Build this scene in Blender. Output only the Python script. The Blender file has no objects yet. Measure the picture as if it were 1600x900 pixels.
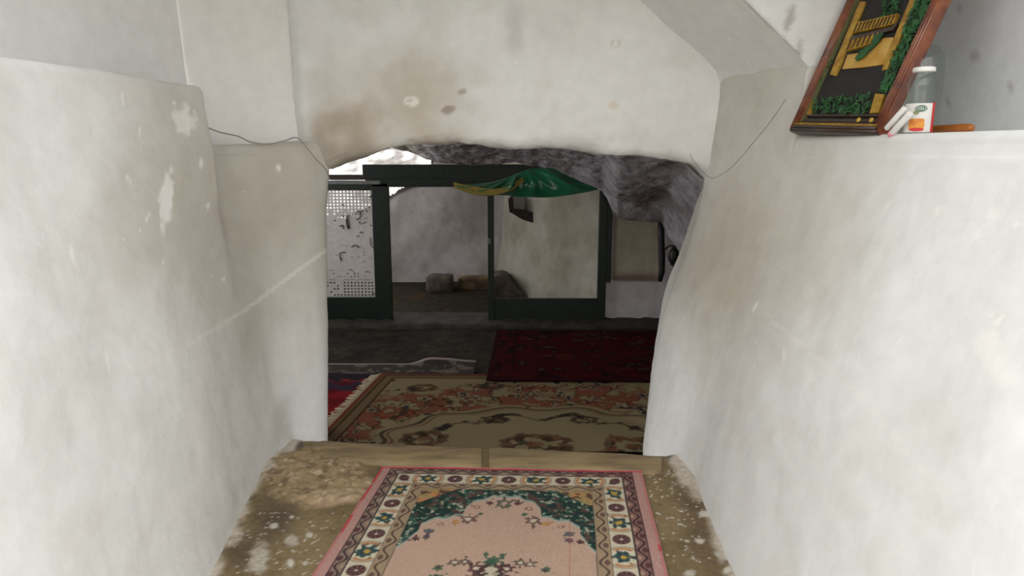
import bpy, bmesh, math, random
import numpy as np
from mathutils import Vector

random.seed(7)
scene = bpy.context.scene
COL = scene.collection

# ------------------------------------------------------------------ camera
FPX = 1100.0
CAM = np.array([0.0, 0.0, 1.5])
PITCH = math.atan((450 - 235) / FPX)
cam_data = bpy.data.cameras.new('camera')
cam_data.sensor_width = 36.0
cam_data.lens = 36.0 * FPX / 1600.0
cam_data.clip_start = 0.05
cam = bpy.data.objects.new('camera', cam_data)
cam.location = CAM
cam.rotation_euler = (math.pi / 2 - PITCH, 0, 0)
COL.objects.link(cam)
scene.camera = cam

# ------------------------------------------------------------------ sky and exposure
world = bpy.data.worlds.new('overcast_sky')
scene.world = world
world.use_nodes = True
wb = world.node_tree.nodes['Background']
wb.inputs['Color'].default_value = (0.99, 0.99, 0.99, 1)
wb.inputs['Strength'].default_value = 1.0
vs = scene.view_settings
vs.view_transform = 'Standard'
vs.look = 'None'
vs.exposure = 1.58
vs.gamma = 1.0
vs.use_curve_mapping = False

# ------------------------------------------------------------------ maths helpers
FWD = np.array([0, math.cos(PITCH), -math.sin(PITCH)])
UPV = np.array([0, math.sin(PITCH), math.cos(PITCH)])
RGT = np.array([1.0, 0, 0])

def ray(x, y):
    return FWD + (x - 800) / FPX * RGT + (450 - y) / FPX * UPV
def PY(x, y, Y):
    r = ray(x, y); return CAM + r * (Y / r[1])
def PZ(x, y, z):
    r = ray(x, y); return CAM + r * ((z - CAM[2]) / r[2])
def PPL(x, y, o, n):
    r = ray(x, y); o = np.asarray(o); return CAM + r * (np.dot(o - CAM, n) / np.dot(r, n))
def to_px(P):
    d = P - CAM
    f = d @ FWD
    f = np.where(f < 0.05, 0.05, f)
    return 800 + FPX * (d @ RGT) / f, 450 - FPX * (d @ UPV) / f

def lin(r, g, b):
    c = np.array([r, g, b], float) / 255
    return np.where(c <= 0.04045, c / 12.92, ((c + 0.055) / 1.055) ** 2.4)

def _hash(i, j, k, s):
    h = (i.astype(np.int64) * 374761393 + j.astype(np.int64) * 668265263 + k.astype(np.int64) * 2147483647 + s * 974711)
    h = (h ^ (h >> 13)) * 1274126177
    h = h ^ (h >> 16)
    return (h & 0xFFFFF) / float(0xFFFFF)
def vnoise(p, s=0):
    i = np.floor(p); f = p - i; f = f * f * (3 - 2 * f)
    ix, iy, iz = i[..., 0], i[..., 1], i[..., 2]
    r = 0
    for a in (0, 1):
        wa = f[..., 0] if a else 1 - f[..., 0]
        for b in (0, 1):
            wb_ = f[..., 1] if b else 1 - f[..., 1]
            for c in (0, 1):
                wc = f[..., 2] if c else 1 - f[..., 2]
                r = r + wa * wb_ * wc * _hash(ix + a, iy + b, iz + c, s)
    return r
def fbm(p, scale=1.0, octv=4, s=0, gain=0.5):
    p = np.asarray(p, float) * scale
    t = 0; a = 1.0; n = 0
    for o in range(octv):
        t = t + a * vnoise(p + 17.3 * o, s + o); n += a
        a *= gain; p = p * 2.03
    return t / n          # 0..1
def sstep(a, b, x):
    t = np.clip((x - a) / (b - a), 0, 1); return t * t * (3 - 2 * t)
def mixc(c, col, m):
    return c * (1 - m[..., None]) + np.asarray(col) * m[..., None]

# ------------------------------------------------------------------ object helpers
def tag(o, label=None, cat=None, group=None, kind=None):
    if label: o['label'] = label
    if cat: o['category'] = cat
    if group: o['group'] = group
    if kind: o['kind'] = kind
    return o
def empty(name, loc, label, cat, group=None):
    o = bpy.data.objects.new(name, None)
    o.empty_display_size = 0.1
    o.location = loc
    COL.objects.link(o)
    return tag(o, label, cat, group)
def link(name, me, mat, parent=None, smooth=True):
    o = bpy.data.objects.new(name, me)
    COL.objects.link(o)
    if mat is not None and not me.materials: me.materials.append(mat)
    if smooth is not None:
        me.polygons.foreach_set('use_smooth', [smooth] * len(me.polygons))
    if parent is not None:
        o.parent = parent
        bpy.context.view_layer.update()
        o.matrix_parent_inverse = parent.matrix_world.inverted()
    return o
def setcol(me, C):
    at = me.color_attributes.new('Col', 'FLOAT_COLOR', 'POINT')
    c = np.ones((len(me.vertices), 4), np.float32)
    c[:, :3] = np.asarray(C).reshape(-1, 3)
    at.data.foreach_set('color', c.ravel())
def grid(name, P, mat, C=None, parent=None, mask=None, flip=False, smooth=True, thick=0.0):
    """P: (nu, nv, 3). mask: (nu-1, nv-1) bool of faces kept."""
    nu, nv = P.shape[:2]
    idx = np.arange(nu * nv).reshape(nu, nv)
    f = np.stack([idx[:-1, :-1], idx[1:, :-1], idx[1:, 1:], idx[:-1, 1:]], -1)
    f = f[mask] if mask is not None else f.reshape(-1, 4)
    f = f.reshape(-1, 4)
    if flip: f = f[:, ::-1]
    V = P.reshape(-1, 3)
    if mask is not None:
        used = np.zeros(len(V), bool); used[f.ravel()] = True
        rem = np.cumsum(used) - 1
        V = V[used]; f = rem[f]
        if C is not None: C = C.reshape(-1, 3)[used]
    me = bpy.data.meshes.new(name)
    me.vertices.add(len(V)); me.vertices.foreach_set('co', np.ascontiguousarray(V, np.float32).ravel())
    me.loops.add(f.size); me.loops.foreach_set('vertex_index', np.ascontiguousarray(f, np.int32).ravel())
    me.polygons.add(len(f)); me.polygons.foreach_set('loop_start', np.arange(0, f.size, 4, dtype=np.int32))
    me.update(calc_edges=True); me.validate()
    if C is not None: setcol(me, C)
    o = link(name, me, mat, parent, smooth)
    if thick:
        m = o.modifiers.new('thick', 'SOLIDIFY'); m.thickness = thick; m.offset = -1
    return o
def bm_obj(name, bm, mat, parent=None, smooth=False):
    bmesh.ops.recalc_face_normals(bm, faces=bm.faces)
    me = bpy.data.meshes.new(name); bm.to_mesh(me); bm.free()
    return link(name, me, mat, parent, smooth)
def bevel_all(bm, w, seg=2):
    bmesh.ops.bevel(bm, geom=list(bm.edges), offset=w, segments=seg, profile=0.6, affect='EDGES')
def box(name, lo, hi, mat, parent=None, bev=0.004, seg=2):
    bm = bmesh.new()
    bmesh.ops.create_cube(bm, size=1)
    lo = np.array(lo); hi = np.array(hi)
    for v in bm.verts:
        c = np.array(v.co) + 0.5
        v.co = Vector(lo + c * (hi - lo))
    if bev: bevel_all(bm, bev, seg)
    return bm_obj(name, bm, mat, parent)
def prism(name, pts, off, mat, parent=None, bev=0.0):
    """pts: planar 3-D outline; off: extrusion vector."""
    bm = bmesh.new()
    a = [bm.verts.new(Vector(p)) for p in pts]
    b = [bm.verts.new(Vector(np.array(p) + np.array(off))) for p in pts]
    n = len(pts)
    bm.faces.new(a); bm.faces.new(b[::-1])
    for i in range(n): bm.faces.new((a[i], b[i], b[(i + 1) % n], a[(i + 1) % n]))
    if bev: bevel_all(bm, bev, 2)
    return bm_obj(name, bm, mat, parent)
def tube_bm(bm, pts, r, seg=8, cap=True):
    pts = [np.array(p, float) for p in pts]
    rs = r if hasattr(r, '__len__') else [r] * len(pts)
    rings = []
    prev = None
    for i, p in enumerate(pts):
        d = pts[min(i + 1, len(pts) - 1)] - pts[max(i - 1, 0)]
        d = d / (np.linalg.norm(d) + 1e-9)
        if prev is None:
            ref = np.array([0, 0, 1.0]) if abs(d[2]) < 0.9 else np.array([1.0, 0, 0])
        else: ref = prev
        u = ref - d * np.dot(ref, d); u /= np.linalg.norm(u); w = np.cross(d, u); prev = u
        rings.append([bm.verts.new(Vector(p + rs[i] * (u * math.cos(t) + w * math.sin(t))))
                      for t in np.linspace(0, 2 * math.pi, seg, endpoint=False)])
    for a, b in zip(rings[:-1], rings[1:]):
        for k in range(seg):
            bm.faces.new((a[k], a[(k + 1) % seg], b[(k + 1) % seg], b[k]))
    if cap:
        bm.faces.new(rings[0][::-1]); bm.faces.new(rings[-1])
def tube(name, pts, r, mat, parent=None, seg=8):
    bm = bmesh.new(); tube_bm(bm, pts, r, seg)
    return bm_obj(name, bm, mat, parent, True)
def lathe(name, prof, c, mat, parent=None, seg=32, axis=(0, 0, 1), a0=0.0, a1=2 * math.pi, smooth=True):
    ax = np.array(axis, float); ax /= np.linalg.norm(ax)
    ref = np.array([0, -1.0, 0]) if abs(ax[1]) < 0.9 else np.array([1.0, 0, 0])
    u = ref - ax * np.dot(ref, ax); u /= np.linalg.norm(u); w = np.cross(ax, u)
    c = np.array(c, float)
    full = abs(a1 - a0 - 2 * math.pi) < 1e-6
    bm = bmesh.new(); rings = []
    ts = np.linspace(a0, a1, seg, endpoint=not full)
    for r, z in prof:
        rings.append([bm.verts.new(Vector(c + ax * z + r * (u * math.cos(t) + w * math.sin(t)))) for t in ts])
    for a, b in zip(rings[:-1], rings[1:]):
        for k in range(seg if full else seg - 1):
            bm.faces.new((a[k], a[(k + 1) % seg], b[(k + 1) % seg], b[k]))
    bmesh.ops.remove_doubles(bm, verts=bm.verts, dist=1e-5)
    return bm_obj(name, bm, mat, parent, smooth)
def smooth_path(pts, n=40):
    pts = np.array(pts, float); m = len(pts)
    out = []
    for t in np.linspace(0, m - 1, n):
        i = min(int(t), m - 2); f = t - i
        p0, p1, p2, p3 = pts[max(i - 1, 0)], pts[i], pts[i + 1], pts[min(i + 2, m - 1)]
        out.append(0.5 * (2 * p1 + (p2 - p0) * f + (2 * p0 - 5 * p1 + 4 * p2 - p3) * f * f + (3 * p1 - p0 - 3 * p2 + p3) * f ** 3))
    return np.array(out)

# ------------------------------------------------------------------ materials
def mat_new(name):
    m = bpy.data.materials.new(name); m.use_nodes = True
    nt = m.node_tree
    return m, nt, nt.nodes['Principled BSDF']
def attr_mat(name, rough=0.9, nscale=60, namt=0.12, bump=0.25, bscale=90, bdist=0.004, spec=0.3, flecks=0.0, sheen=0.0):
    m, nt, b = mat_new(name)
    N, L = nt.nodes.new, nt.links.new
    a = N('ShaderNodeAttribute'); a.attribute_name = 'Col'
    tc = N('ShaderNodeTexCoord')
    no = N('ShaderNodeTexNoise'); no.inputs['Scale'].default_value = nscale; no.inputs['Detail'].default_value = 5
    L(tc.outputs['Object'], no.inputs['Vector'])
    mr = N('ShaderNodeMapRange'); mr.inputs['From Min'].default_value = 0.3; mr.inputs['From Max'].default_value = 0.7
    mr.inputs['To Min'].default_value = 1 - namt; mr.inputs['To Max'].default_value = 1 + namt * 0.4
    L(no.outputs['Fac'], mr.inputs['Value'])
    mx = N('ShaderNodeMix'); mx.data_type = 'RGBA'; mx.blend_type = 'MULTIPLY'; mx.inputs['Factor'].default_value = 1
    L(a.outputs['Color'], mx.inputs['A']); L(mr.outputs['Result'], mx.inputs['B'])
    out = mx.outputs['Result']
    if flecks:
        mp = N('ShaderNodeMapping'); mp.inputs['Scale'].default_value = (9, 9, 5)
        L(tc.outputs['Object'], mp.inputs['Vector'])
        vo = N('ShaderNodeTexVoronoi'); vo.inputs['Scale'].default_value = 1.6
        L(mp.outputs['Vector'], vo.inputs['Vector'])
        n2 = N('ShaderNodeTexNoise'); n2.inputs['Scale'].default_value = 2.2
        L(tc.outputs['Object'], n2.inputs['Vector'])
        r2 = N('ShaderNodeMapRange'); r2.inputs['From Min'].default_value = 0.5; r2.inputs['From Max'].default_value = 0.75
        r2.inputs['To Min'].default_value = 0.03; r2.inputs['To Max'].default_value = 0.13
        L(n2.outputs['Fac'], r2.inputs['Value'])
        lt = N('ShaderNodeMath'); lt.operation = 'LESS_THAN'
        L(vo.outputs['Distance'], lt.inputs[0]); L(r2.outputs['Result'], lt.inputs[1])
        mu = N('ShaderNodeMath'); mu.operation = 'MULTIPLY'; mu.inputs[1].default_value = flecks
        L(lt.outputs[0], mu.inputs[0])
        m3 = N('ShaderNodeMix'); m3.data_type = 'RGBA'
        L(mu.outputs[0], m3.inputs['Factor']); L(out, m3.inputs['A']); m3.inputs['B'].default_value = (.86, .85, .82, 1)
        out = m3.outputs['Result']
    L(out, b.inputs['Base Color'])
    b.inputs['Roughness'].default_value = rough
    b.inputs['Specular IOR Level'].default_value = spec
    if sheen:
        b.inputs['Sheen Weight'].default_value = sheen; b.inputs['Sheen Roughness'].default_value = 0.6
    if bump:
        nb = N('ShaderNodeTexNoise'); nb.inputs['Scale'].default_value = bscale; nb.inputs['Detail'].default_value = 6
        L(tc.outputs['Object'], nb.inputs['Vector'])
        bp = N('ShaderNodeBump'); bp.inputs['Strength'].default_value = bump; bp.inputs['Distance'].default_value = bdist
        L(nb.outputs['Fac'], bp.inputs['Height']); L(bp.outputs['Normal'], b.inputs['Normal'])
    return m
def plain(name, col, rough=0.5, metal=0.0, spec=0.5, namt=0.25, nscale=18, bump=0.0, bscale=60, col2=None, sheen=0.0, stretch=None):
    m, nt, b = mat_new(name)
    N, L = nt.nodes.new, nt.links.new
    tc = N('ShaderNodeTexCoord')
    src = tc.outputs['Object']
    if stretch:
        mp = N('ShaderNodeMapping'); mp.inputs['Scale'].default_value = stretch; L(src, mp.inputs['Vector']); src = mp.outputs['Vector']
    no = N('ShaderNodeTexNoise'); no.inputs['Scale'].default_value = nscale; no.inputs['Detail'].default_value = 5
    L(src, no.inputs['Vector'])
    rp = N('ShaderNodeValToRGB')
    c = np.array(col); c2 = np.array(col2) if col2 is not None else c * (1 - namt)
    rp.color_ramp.elements[0].position = 0.35; rp.color_ramp.elements[1].position = 0.65
    rp.color_ramp.elements[0].color = (*c2, 1); rp.color_ramp.elements[1].color = (*c, 1)
    L(no.outputs['Fac'], rp.inputs['Fac']); L(rp.outputs['Color'], b.inputs['Base Color'])
    b.inputs['Roughness'].default_value = rough; b.inputs['Metallic'].default_value = metal
    b.inputs['Specular IOR Level'].default_value = spec
    if sheen: b.inputs['Sheen Weight'].default_value = sheen
    if bump:
        nb = N('ShaderNodeTexNoise'); nb.inputs['Scale'].default_value = bscale; nb.inputs['Detail'].default_value = 6
        L(src, nb.inputs['Vector'])
        bp = N('ShaderNodeBump'); bp.inputs['Strength'].default_value = bump; bp.inputs['Distance'].default_value = 0.01
        L(nb.outputs['Fac'], bp.inputs['Height']); L(bp.outputs['Normal'], b.inputs['Normal'])
    return m
def glass_mat(name, tint=(0.97, 0.99, 0.98), rough=0.02):
    """thin clear glass: what lies behind shows through, with fresnel reflections"""
    m, nt, b = mat_new(name)
    N, L = nt.nodes.new, nt.links.new
    tr = N('ShaderNodeBsdfTransparent'); tr.inputs['Color'].default_value = (*tint, 1)
    gl = N('ShaderNodeBsdfGlossy'); gl.inputs['Roughness'].default_value = rough
    lw = N('ShaderNodeLayerWeight'); lw.inputs['Blend'].default_value = 0.5
    pw = N('ShaderNodeMath'); pw.operation = 'POWER'; pw.inputs[1].default_value = 3.5
    L(lw.outputs['Facing'], pw.inputs[0])
    fr = N('ShaderNodeMath'); fr.operation = 'MULTIPLY_ADD'; fr.inputs[1].default_value = 0.5; fr.inputs[2].default_value = 0.05
    L(pw.outputs[0], fr.inputs[0])
    mx = N('ShaderNodeMixShader')
    L(fr.outputs[0], mx.inputs['Fac']); L(tr.outputs['BSDF'], mx.inputs[1]); L(gl.outputs['BSDF'], mx.inputs[2])
    L(mx.outputs['Shader'], nt.nodes['Material Output'].inputs['Surface'])
    return m

M = {}
M['plaster'] = attr_mat('whitewashed_plaster', rough=0.8, nscale=14, namt=0.05, bump=0.35, bscale=28, bdist=0.006, flecks=0.8, spec=0.25)
M['plaster_in'] = attr_mat('cave_plaster', rough=0.9, nscale=8, namt=0.12, bump=0.5, bscale=14, bdist=0.02)
M['rock'] = attr_mat('cave_rock', rough=0.95, nscale=9, namt=0.35, bump=0.8, bscale=12, bdist=0.05, spec=0.15)
M['concrete'] = attr_mat('worn_concrete', rough=0.75, nscale=40, namt=0.22, bump=0.4, bscale=70, bdist=0.005)
M['carpet'] = attr_mat('woven_wool', rough=1.0, nscale=220, namt=0.22, bump=0.35, bscale=420, bdist=0.002, spec=0.05)
M['relief'] = attr_mat('painted_relief', rough=0.55, nscale=120, namt=0.3, bump=0.3, bscale=160, bdist=0.002)
M['green'] = plain('dark_green_paint', lin(19, 35, 27), rough=0.5, namt=0.35, nscale=9, bump=0.15, bscale=25)
M['grey_paint'] = plain('worn_grey_paint', lin(120, 122, 120), rough=0.6)
M['dark_wood'] = plain('dark_wood', lin(58, 44, 36), rough=0.7, nscale=6, stretch=(1, 1, 8), bump=0.3)
M['black'] = plain('black_iron', lin(24, 25, 25), rough=0.5, nscale=14, namt=0.4)
M['white_paint'] = plain('chipped_white_paint', lin(214, 208, 203), rough=0.6, namt=0.12, nscale=25)
M['ink'] = plain('black_marker', lin(28, 26, 30), rough=0.7)
M['red_ink'] = plain('red_marker', lin(160, 50, 48), rough=0.7)
M['satin'] = plain('green_satin', lin(14, 128, 84), rough=0.24, spec=0.9, nscale=4, col2=lin(10, 104, 66), sheen=0.4)
M['gold_trim'] = plain('yellow_gold_trim', lin(160, 142, 66), rough=0.7, nscale=40, namt=0.3, bump=0.3)
M['stone'] = plain('dusty_stone', lin(108, 98, 86), rough=0.95, col2=lin(70, 62, 54), nscale=8, bump=0.7, bscale=18)
M['kerb'] = plain('dark_earth', lin(68, 61, 53), rough=0.95, col2=lin(46, 41, 37), nscale=8, bump=0.7, bscale=18)
M['stone_tan'] = plain('tan_masonry', lin(150, 128, 92), rough=0.95, col2=lin(96, 80, 62), nscale=5, bump=0.7, bscale=14)
M['nosing'] = plain('worn_step_stone', lin(156, 136, 100), rough=0.7, col2=lin(120, 102, 76), nscale=5, stretch=(1, 4, 4), bump=0.25, bscale=40)
M['mahogany'] = plain('lacquered_mahogany', lin(138, 74, 40), rough=0.2, spec=0.8, col2=lin(88, 38, 22), nscale=7, stretch=(2, 2, 2))
M['frame_dark'] = plain('dark_brown_lacquer', lin(60, 40, 28), rough=0.35, spec=0.6, namt=0.3)
M['gold'] = plain('gold_paint', lin(196, 158, 56), rough=0.42, metal=0.25, col2=lin(150, 108, 36), nscale=30)
M['gold_pale'] = plain('pale_gold_paint', lin(206, 168, 92), rough=0.5, col2=lin(186, 138, 44), nscale=14)
M['velvet'] = plain('black_velvet', lin(46, 43, 42), rough=0.9, namt=0.35, nscale=10)
M['leaf'] = plain('green_foliage', lin(44, 104, 50), rough=0.6, col2=lin(22, 56, 30), nscale=30)
M['leaf_dull'] = plain('olive_slip', lin(110, 112, 74), rough=0.5)
M['glass'] = glass_mat('bottle_glass', (0.86, 0.89, 0.88))
M['pane'] = glass_mat('window_glass', (0.93, 0.95, 0.94))
M['lid'] = plain('white_lid', lin(236, 236, 232), rough=0.35, namt=0.04)
M['paper'] = plain('white_paper', lin(228, 226, 222), rough=0.8, namt=0.05)
M['pink'] = plain('pink_paper', lin(232, 150, 166), rough=0.8, namt=0.1)
M['red_label'] = plain('red_label', lin(206, 48, 50), rough=0.5, namt=0.1)
M['green_label'] = plain('green_label', lin(92, 124, 112), rough=0.5, namt=0.1)
M['olive_label'] = plain('olive_label', lin(140, 152, 104), rough=0.5, namt=0.1)
M['orange_label'] = plain('orange_label', lin(222, 160, 60), rough=0.5, col2=lin(214, 120, 50), nscale=60)
M['amber'] = plain('amber_wood', lin(172, 104, 36), rough=0.35, col2=lin(140, 76, 22), nscale=12)
M['cable'] = plain('grey_cable', lin(150, 147, 140), rough=0.6, namt=0.15)
M['ground'] = plain('pale_paving', lin(190, 184, 172), rough=0.9, nscale=3, namt=0.15)
M['fringe'] = plain('cream_fringe', lin(196, 180, 150), rough=1.0, namt=0.2, nscale=60)

WHITE = lin(232, 233, 232)

def blob(px, py, cx, cy, rx, ry, rot=0.0, soft=0.5, P=None, wob=0.35, s=3, ns=14):
    a = math.radians(rot); dx, dy = px - cx, py - cy
    u = (dx * math.cos(a) + dy * math.sin(a)) / rx; v = (-dx * math.sin(a) + dy * math.cos(a)) / ry
    d = np.sqrt(u * u + v * v)
    if P is not None: d = d + wob * (fbm(P, ns, 3, s) - 0.5) * 2
    return 1 - sstep(1 - soft, 1 + soft * 0.3, d)

# =================================================================== PASSAGE: side walls
def sheet(knots, Ys, nv, zbot, zmid=1.48):
    """knots: list of (Y, htop, [(z, X)...]) -> (len(Ys), nv, 3); rows are level up to zmid, then stretch to the top"""
    nm = int(nv * .86)
    vlow = np.linspace(zbot, zmid, nm); vup = np.linspace(0, 1, nv - nm + 1)[1:]
    KY = np.array([k[0] for k in knots]); KH = np.array([k[1] for k in knots])
    KX = []
    for (Y, h, prof) in knots:
        z = np.r_[vlow, zmid + vup * (h - zmid)]
        KX.append(np.interp(z, [p[0] for p in prof], [p[1] for p in prof]))
    KX = np.array(KX)
    X = np.stack([np.interp(Ys, KY, KX[:, j]) for j in range(nv)], 1)
    H = np.interp(Ys, KY, KH)
    ker = np.array([1, 4, 6, 4, 1]) / 16.0
    for it in range(44):
        Xp = np.pad(X, ((2, 2), (0, 0)), mode='edge')
        Xs = sum(ker[i] * Xp[i:i + X.shape[0]] for i in range(5))
        wgt = 1 if it < 2 else (1 - sstep(nm * .80, nm * .97, np.arange(nv)))[None, :]
        X = X * (1 - wgt) + Xs * wgt
    for _ in range(4):
        Xp = np.pad(X, ((0, 0), (2, 2)), mode='edge')
        X = sum(ker[i] * Xp[:, i:i + X.shape[1]] for i in range(5))
    Z = np.concatenate([np.repeat(vlow[None], len(Ys), 0), zmid + vup[None, :] * (H[:, None] - zmid)], 1)
    return np.stack([X, np.repeat(Ys[:, None], nv, 1), Z], -1)

YEND = 0.2
def visYs(brk):
    return np.concatenate([np.linspace(YEND, 1.2, 12, endpoint=False), np.linspace(1.2, brk - 0.05, 170, endpoint=False),
                           np.linspace(brk - 0.05, brk + 0.12, 26, endpoint=False), np.linspace(brk + 0.12, 3.9, 90, endpoint=False), np.linspace(3.9, 4.45, 12)])

def roll_top(P, side, back, r=0.035):
    """adds the rounded top edge and the ledge going back to X = back(Y)"""
    top = P[:, -1, :]
    rows = [P]
    for t in np.linspace(0.2, 1, 6):
        a = t * math.pi / 2
        q = top.copy(); q[:, 0] += side * r * (1 - math.cos(a)); q[:, 2] += r * math.sin(a); rows.append(q[:, None, :])
    for t in (0.25, 0.5, 0.75, 1.0):
        q = top.copy(); x0 = top[:, 0] + side * r
        q[:, 0] = x0 + (back(top[:, 1]) - x0) * t; q[:, 2] += r; rows.append(q[:, None, :])
    return np.concatenate(rows, 1)

def plaster_col(P, seed=0):
    n = fbm(P, 1.6, 5, seed); n2 = fbm(P, 6.0, 4, seed + 9)
    C = np.broadcast_to(WHITE, P.shape).copy()
    C = mixc(C, lin(214, 212, 207), sstep(0.45, 0.75, n) * 0.5)
    C = mixc(C, lin(205, 201, 191), sstep(0.55, 0.8, n2) * 0.25)
    return C

# ---- left wall
r_ = 0.035
lk = [(-3.5, 1.73, [(-.4, -1.02), (0, -1.05), (1.73, -1.52)]),
      (1.0, 1.73, [(-.4, -1.02), (0, -1.05), (1.73, -1.50)]),
      (2.1, 1.73, [(-.4, -1.05), (0, -1.065), (1.73, -1.46)]),
      (2.5, 1.735, [(-.4, -1.09), (0, -1.105), (0.8, -1.23), (1.735, -1.395)]),
      (2.95, 1.73, [(-.4, -1.15), (0, -1.165), (0.8, -1.225), (1.73, -1.312)]),
      (3.06, 1.73, [(-.4, -1.165), (0, -1.175), (0.8, -1.22), (1.3, -1.25), (1.73, -1.295)]),
      (3.13, 1.49, [(-.4, -1.17), (0, -1.18), (0.8, -1.22), (1.1, -1.27), (1.49, -1.40)]),
      (3.35, 1.49, [(-.4, -1.17), (0, -1.178), (0.8, -1.20), (1.1, -1.24), (1.49, -1.34)]),
      (3.52, 1.49, [(-.4, -1.14), (0, -1.15), (0.8, -1.12), (1.49, -1.19)]),
      (3.66, 1.50, [(-.4, -1.08), (0, -1.06), (0.8, -1.01), (1.50, -1.05)]),
      (3.76, 1.52, [(-.4, -1.045), (0, -1.024), (0.8, -.984), (1.52, -.95)]),
      (3.95, 1.55, [(-.4, -1.14), (1.55, -1.06)]),
      (4.45, 1.62, [(-.4, -1.42), (1.62, -1.40)])]
Ys = visYs(3.06)
def back_left(Y): return np.interp(Y, [-3.5, 1.0, 3.06, 3.45, 3.7, 4.5], [-2.0, -1.95, -1.75, -1.75, -1.5, -1.5])
P = sheet(lk, Ys, 150, -0.4)
P[..., 0] += (fbm(P, 1.3, 3, 21) - .5) * 0.05 * sstep(0, .3, P[..., 2]) * (1 - .8 * sstep(3.4, 3.7, P[..., 1])) + (fbm(P, 7, 3, 22) - .5) * 0.012
P = roll_top(P, -1, back_left)
C = plaster_col(P, 31)
px, py = to_px(P)
vn = fbm(P * np.array([5, 5, 1.0]), 2.0, 4, 40)
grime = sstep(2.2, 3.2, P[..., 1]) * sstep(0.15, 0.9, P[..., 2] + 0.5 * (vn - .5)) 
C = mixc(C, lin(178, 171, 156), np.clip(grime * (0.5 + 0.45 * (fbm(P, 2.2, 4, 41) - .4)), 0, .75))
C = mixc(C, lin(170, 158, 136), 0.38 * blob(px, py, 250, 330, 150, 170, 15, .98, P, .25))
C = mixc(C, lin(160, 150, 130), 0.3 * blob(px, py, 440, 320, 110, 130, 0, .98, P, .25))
C = mixc(C, lin(240, 239, 236), 0.9 * blob(px, py, 260, 312, 12, 50, 6, .3, P, .5, 5, 40))
C = mixc(C, lin(240, 239, 236), 0.8 * blob(px, py, 288, 187, 17, 22, -20, .3, P, .7, 6, 40))
for (cx, cy, rx, ry, rt) in [(314, 256, 4, 8, 0), (200, 280, 6, 3, 40), (272, 160, 4, 4, 0), (192, 155, 2, 14, -8), (112, 395, 3, 18, -15), (350, 437, 3, 4, 0), (325, 322, 3, 5, 0), (218, 205, 2, 8, 0), (435, 262, 7, 3, 70), (255, 408, 3, 3, 0), (168, 565, 3, 20, -10), (230, 340, 2, 10, 30), (153, 540, 4, 3, 0)]:
    C = mixc(C, lin(244, 243, 240), 0.8 * blob(px, py, cx, cy, rx, ry, rt, .4, P, .4, 8, 60))
# the pale diagonal plaster seam
seam = np.abs((py - 600) - (px - 170) * (398 - 600) / (515 - 170) + 12 * np.sin(px / 70))
C = mixc(C, lin(236, 234, 228), 0.55 * (1 - sstep(1.5, 5, seam)) * sstep(150, 210, px))
wl = grid('wall_left', P, M['plaster'], C); tag(wl, 'whitewashed left side wall of the passage, leaning outward with a ledge', kind='structure')

# ---- right wall
jr = [(1104, 278), (1100, 300), (1090, 345), (1078, 385), (1060, 432), (1044, 468), (1034, 505), (1022, 570), (1011, 640), (1004, 705)]
jp = [PY(x, y, 3.76) for x, y in jr]
jprof = sorted([(-.4, jp[-1][0] - .0)] + [(p[2], p[0]) for p in jp] + [(1.95, jp[0][0] + .02)])
def jshift(d): return [(z, x + d) for z, x in jprof]
def lerp_prof(a, b, t, h):
    zs = np.linspace(-.4, h, 14)
    xa = np.interp(zs, [p[0] for p in a], [p[1] for p in a]); xb = np.interp(zs, [p[0] for p in b], [p[1] for p in b])
    return list(zip(zs, xa * (1 - t) + xb * t))
p33 = [(-.4, .80), (0, .81), (0.8, .96), (1.5, 1.12), (1.9, 1.15)]
rk = [(-3.5, 1.52, [(-.4, .74), (0, .76), (1.52, 1.46)]),
      (1.0, 1.52, [(-.4, .74), (0, .76), (1.52, 1.43)]),
      (1.9, 1.52, [(-.4, .76), (0, .775), (1.52, 1.36)]),
      (2.42, 1.52, [(-.4, .79), (0, .80), (0.8, 1.05), (1.52, 1.285)]),
      (2.9, 1.525, [(-.4, .83), (0, .835), (0.8, 1.02), (1.525, 1.205)]),
      (3.03, 1.53, [(-.4, .84), (0, .85), (0.8, 1.01), (1.53, 1.18)]),
      (3.05, 1.81, [(-.4, .84), (0, .85), (0.8, 1.01), (1.53, 1.175), (1.81, 1.225)]),
      (3.15, 1.83, [(-.4, .84), (0, .848), (0.8, 1.0), (1.53, 1.16), (1.83, 1.20)]),
      (3.3, 1.84, p33),
      (3.5, 1.85, lerp_prof(p33, jprof, .5, 1.85)),
      (3.64, 1.85, lerp_prof(p33, jprof, .88, 1.85)),
      (3.76, 1.86, jprof),
      (3.9, 1.86, jshift(.02)),
      (4.45, 1.86, jshift(.25))]
Ys = visYs(3.04)
def back_right(Y): return np.interp(Y, [-3.5, 1.0, 3.1, 3.2, 3.7, 4.5], [2.1, 2.0, 1.78, 1.6, 1.4, 1.4])
P = sheet(rk, Ys, 160, -0.4)
P[..., 0] += (fbm(P, 1.3, 3, 121) - .5) * 0.05 * sstep(0, .3, P[..., 2]) * (1 - .8 * sstep(3.4, 3.7, P[..., 1])) + (fbm(P, 7, 3, 122) - .5) * 0.012
P = roll_top(P, 1, back_right)
C = plaster_col(P, 131)
px, py = to_px(P)
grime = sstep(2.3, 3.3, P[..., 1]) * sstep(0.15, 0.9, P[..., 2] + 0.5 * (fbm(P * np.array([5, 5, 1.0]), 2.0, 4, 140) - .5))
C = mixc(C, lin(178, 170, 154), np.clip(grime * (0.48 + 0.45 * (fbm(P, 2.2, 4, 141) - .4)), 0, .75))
C = mixc(C, lin(160, 146, 122), 0.45 * blob(px, py, 1130, 400, 65, 150, 15, .98, P, .25))
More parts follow.
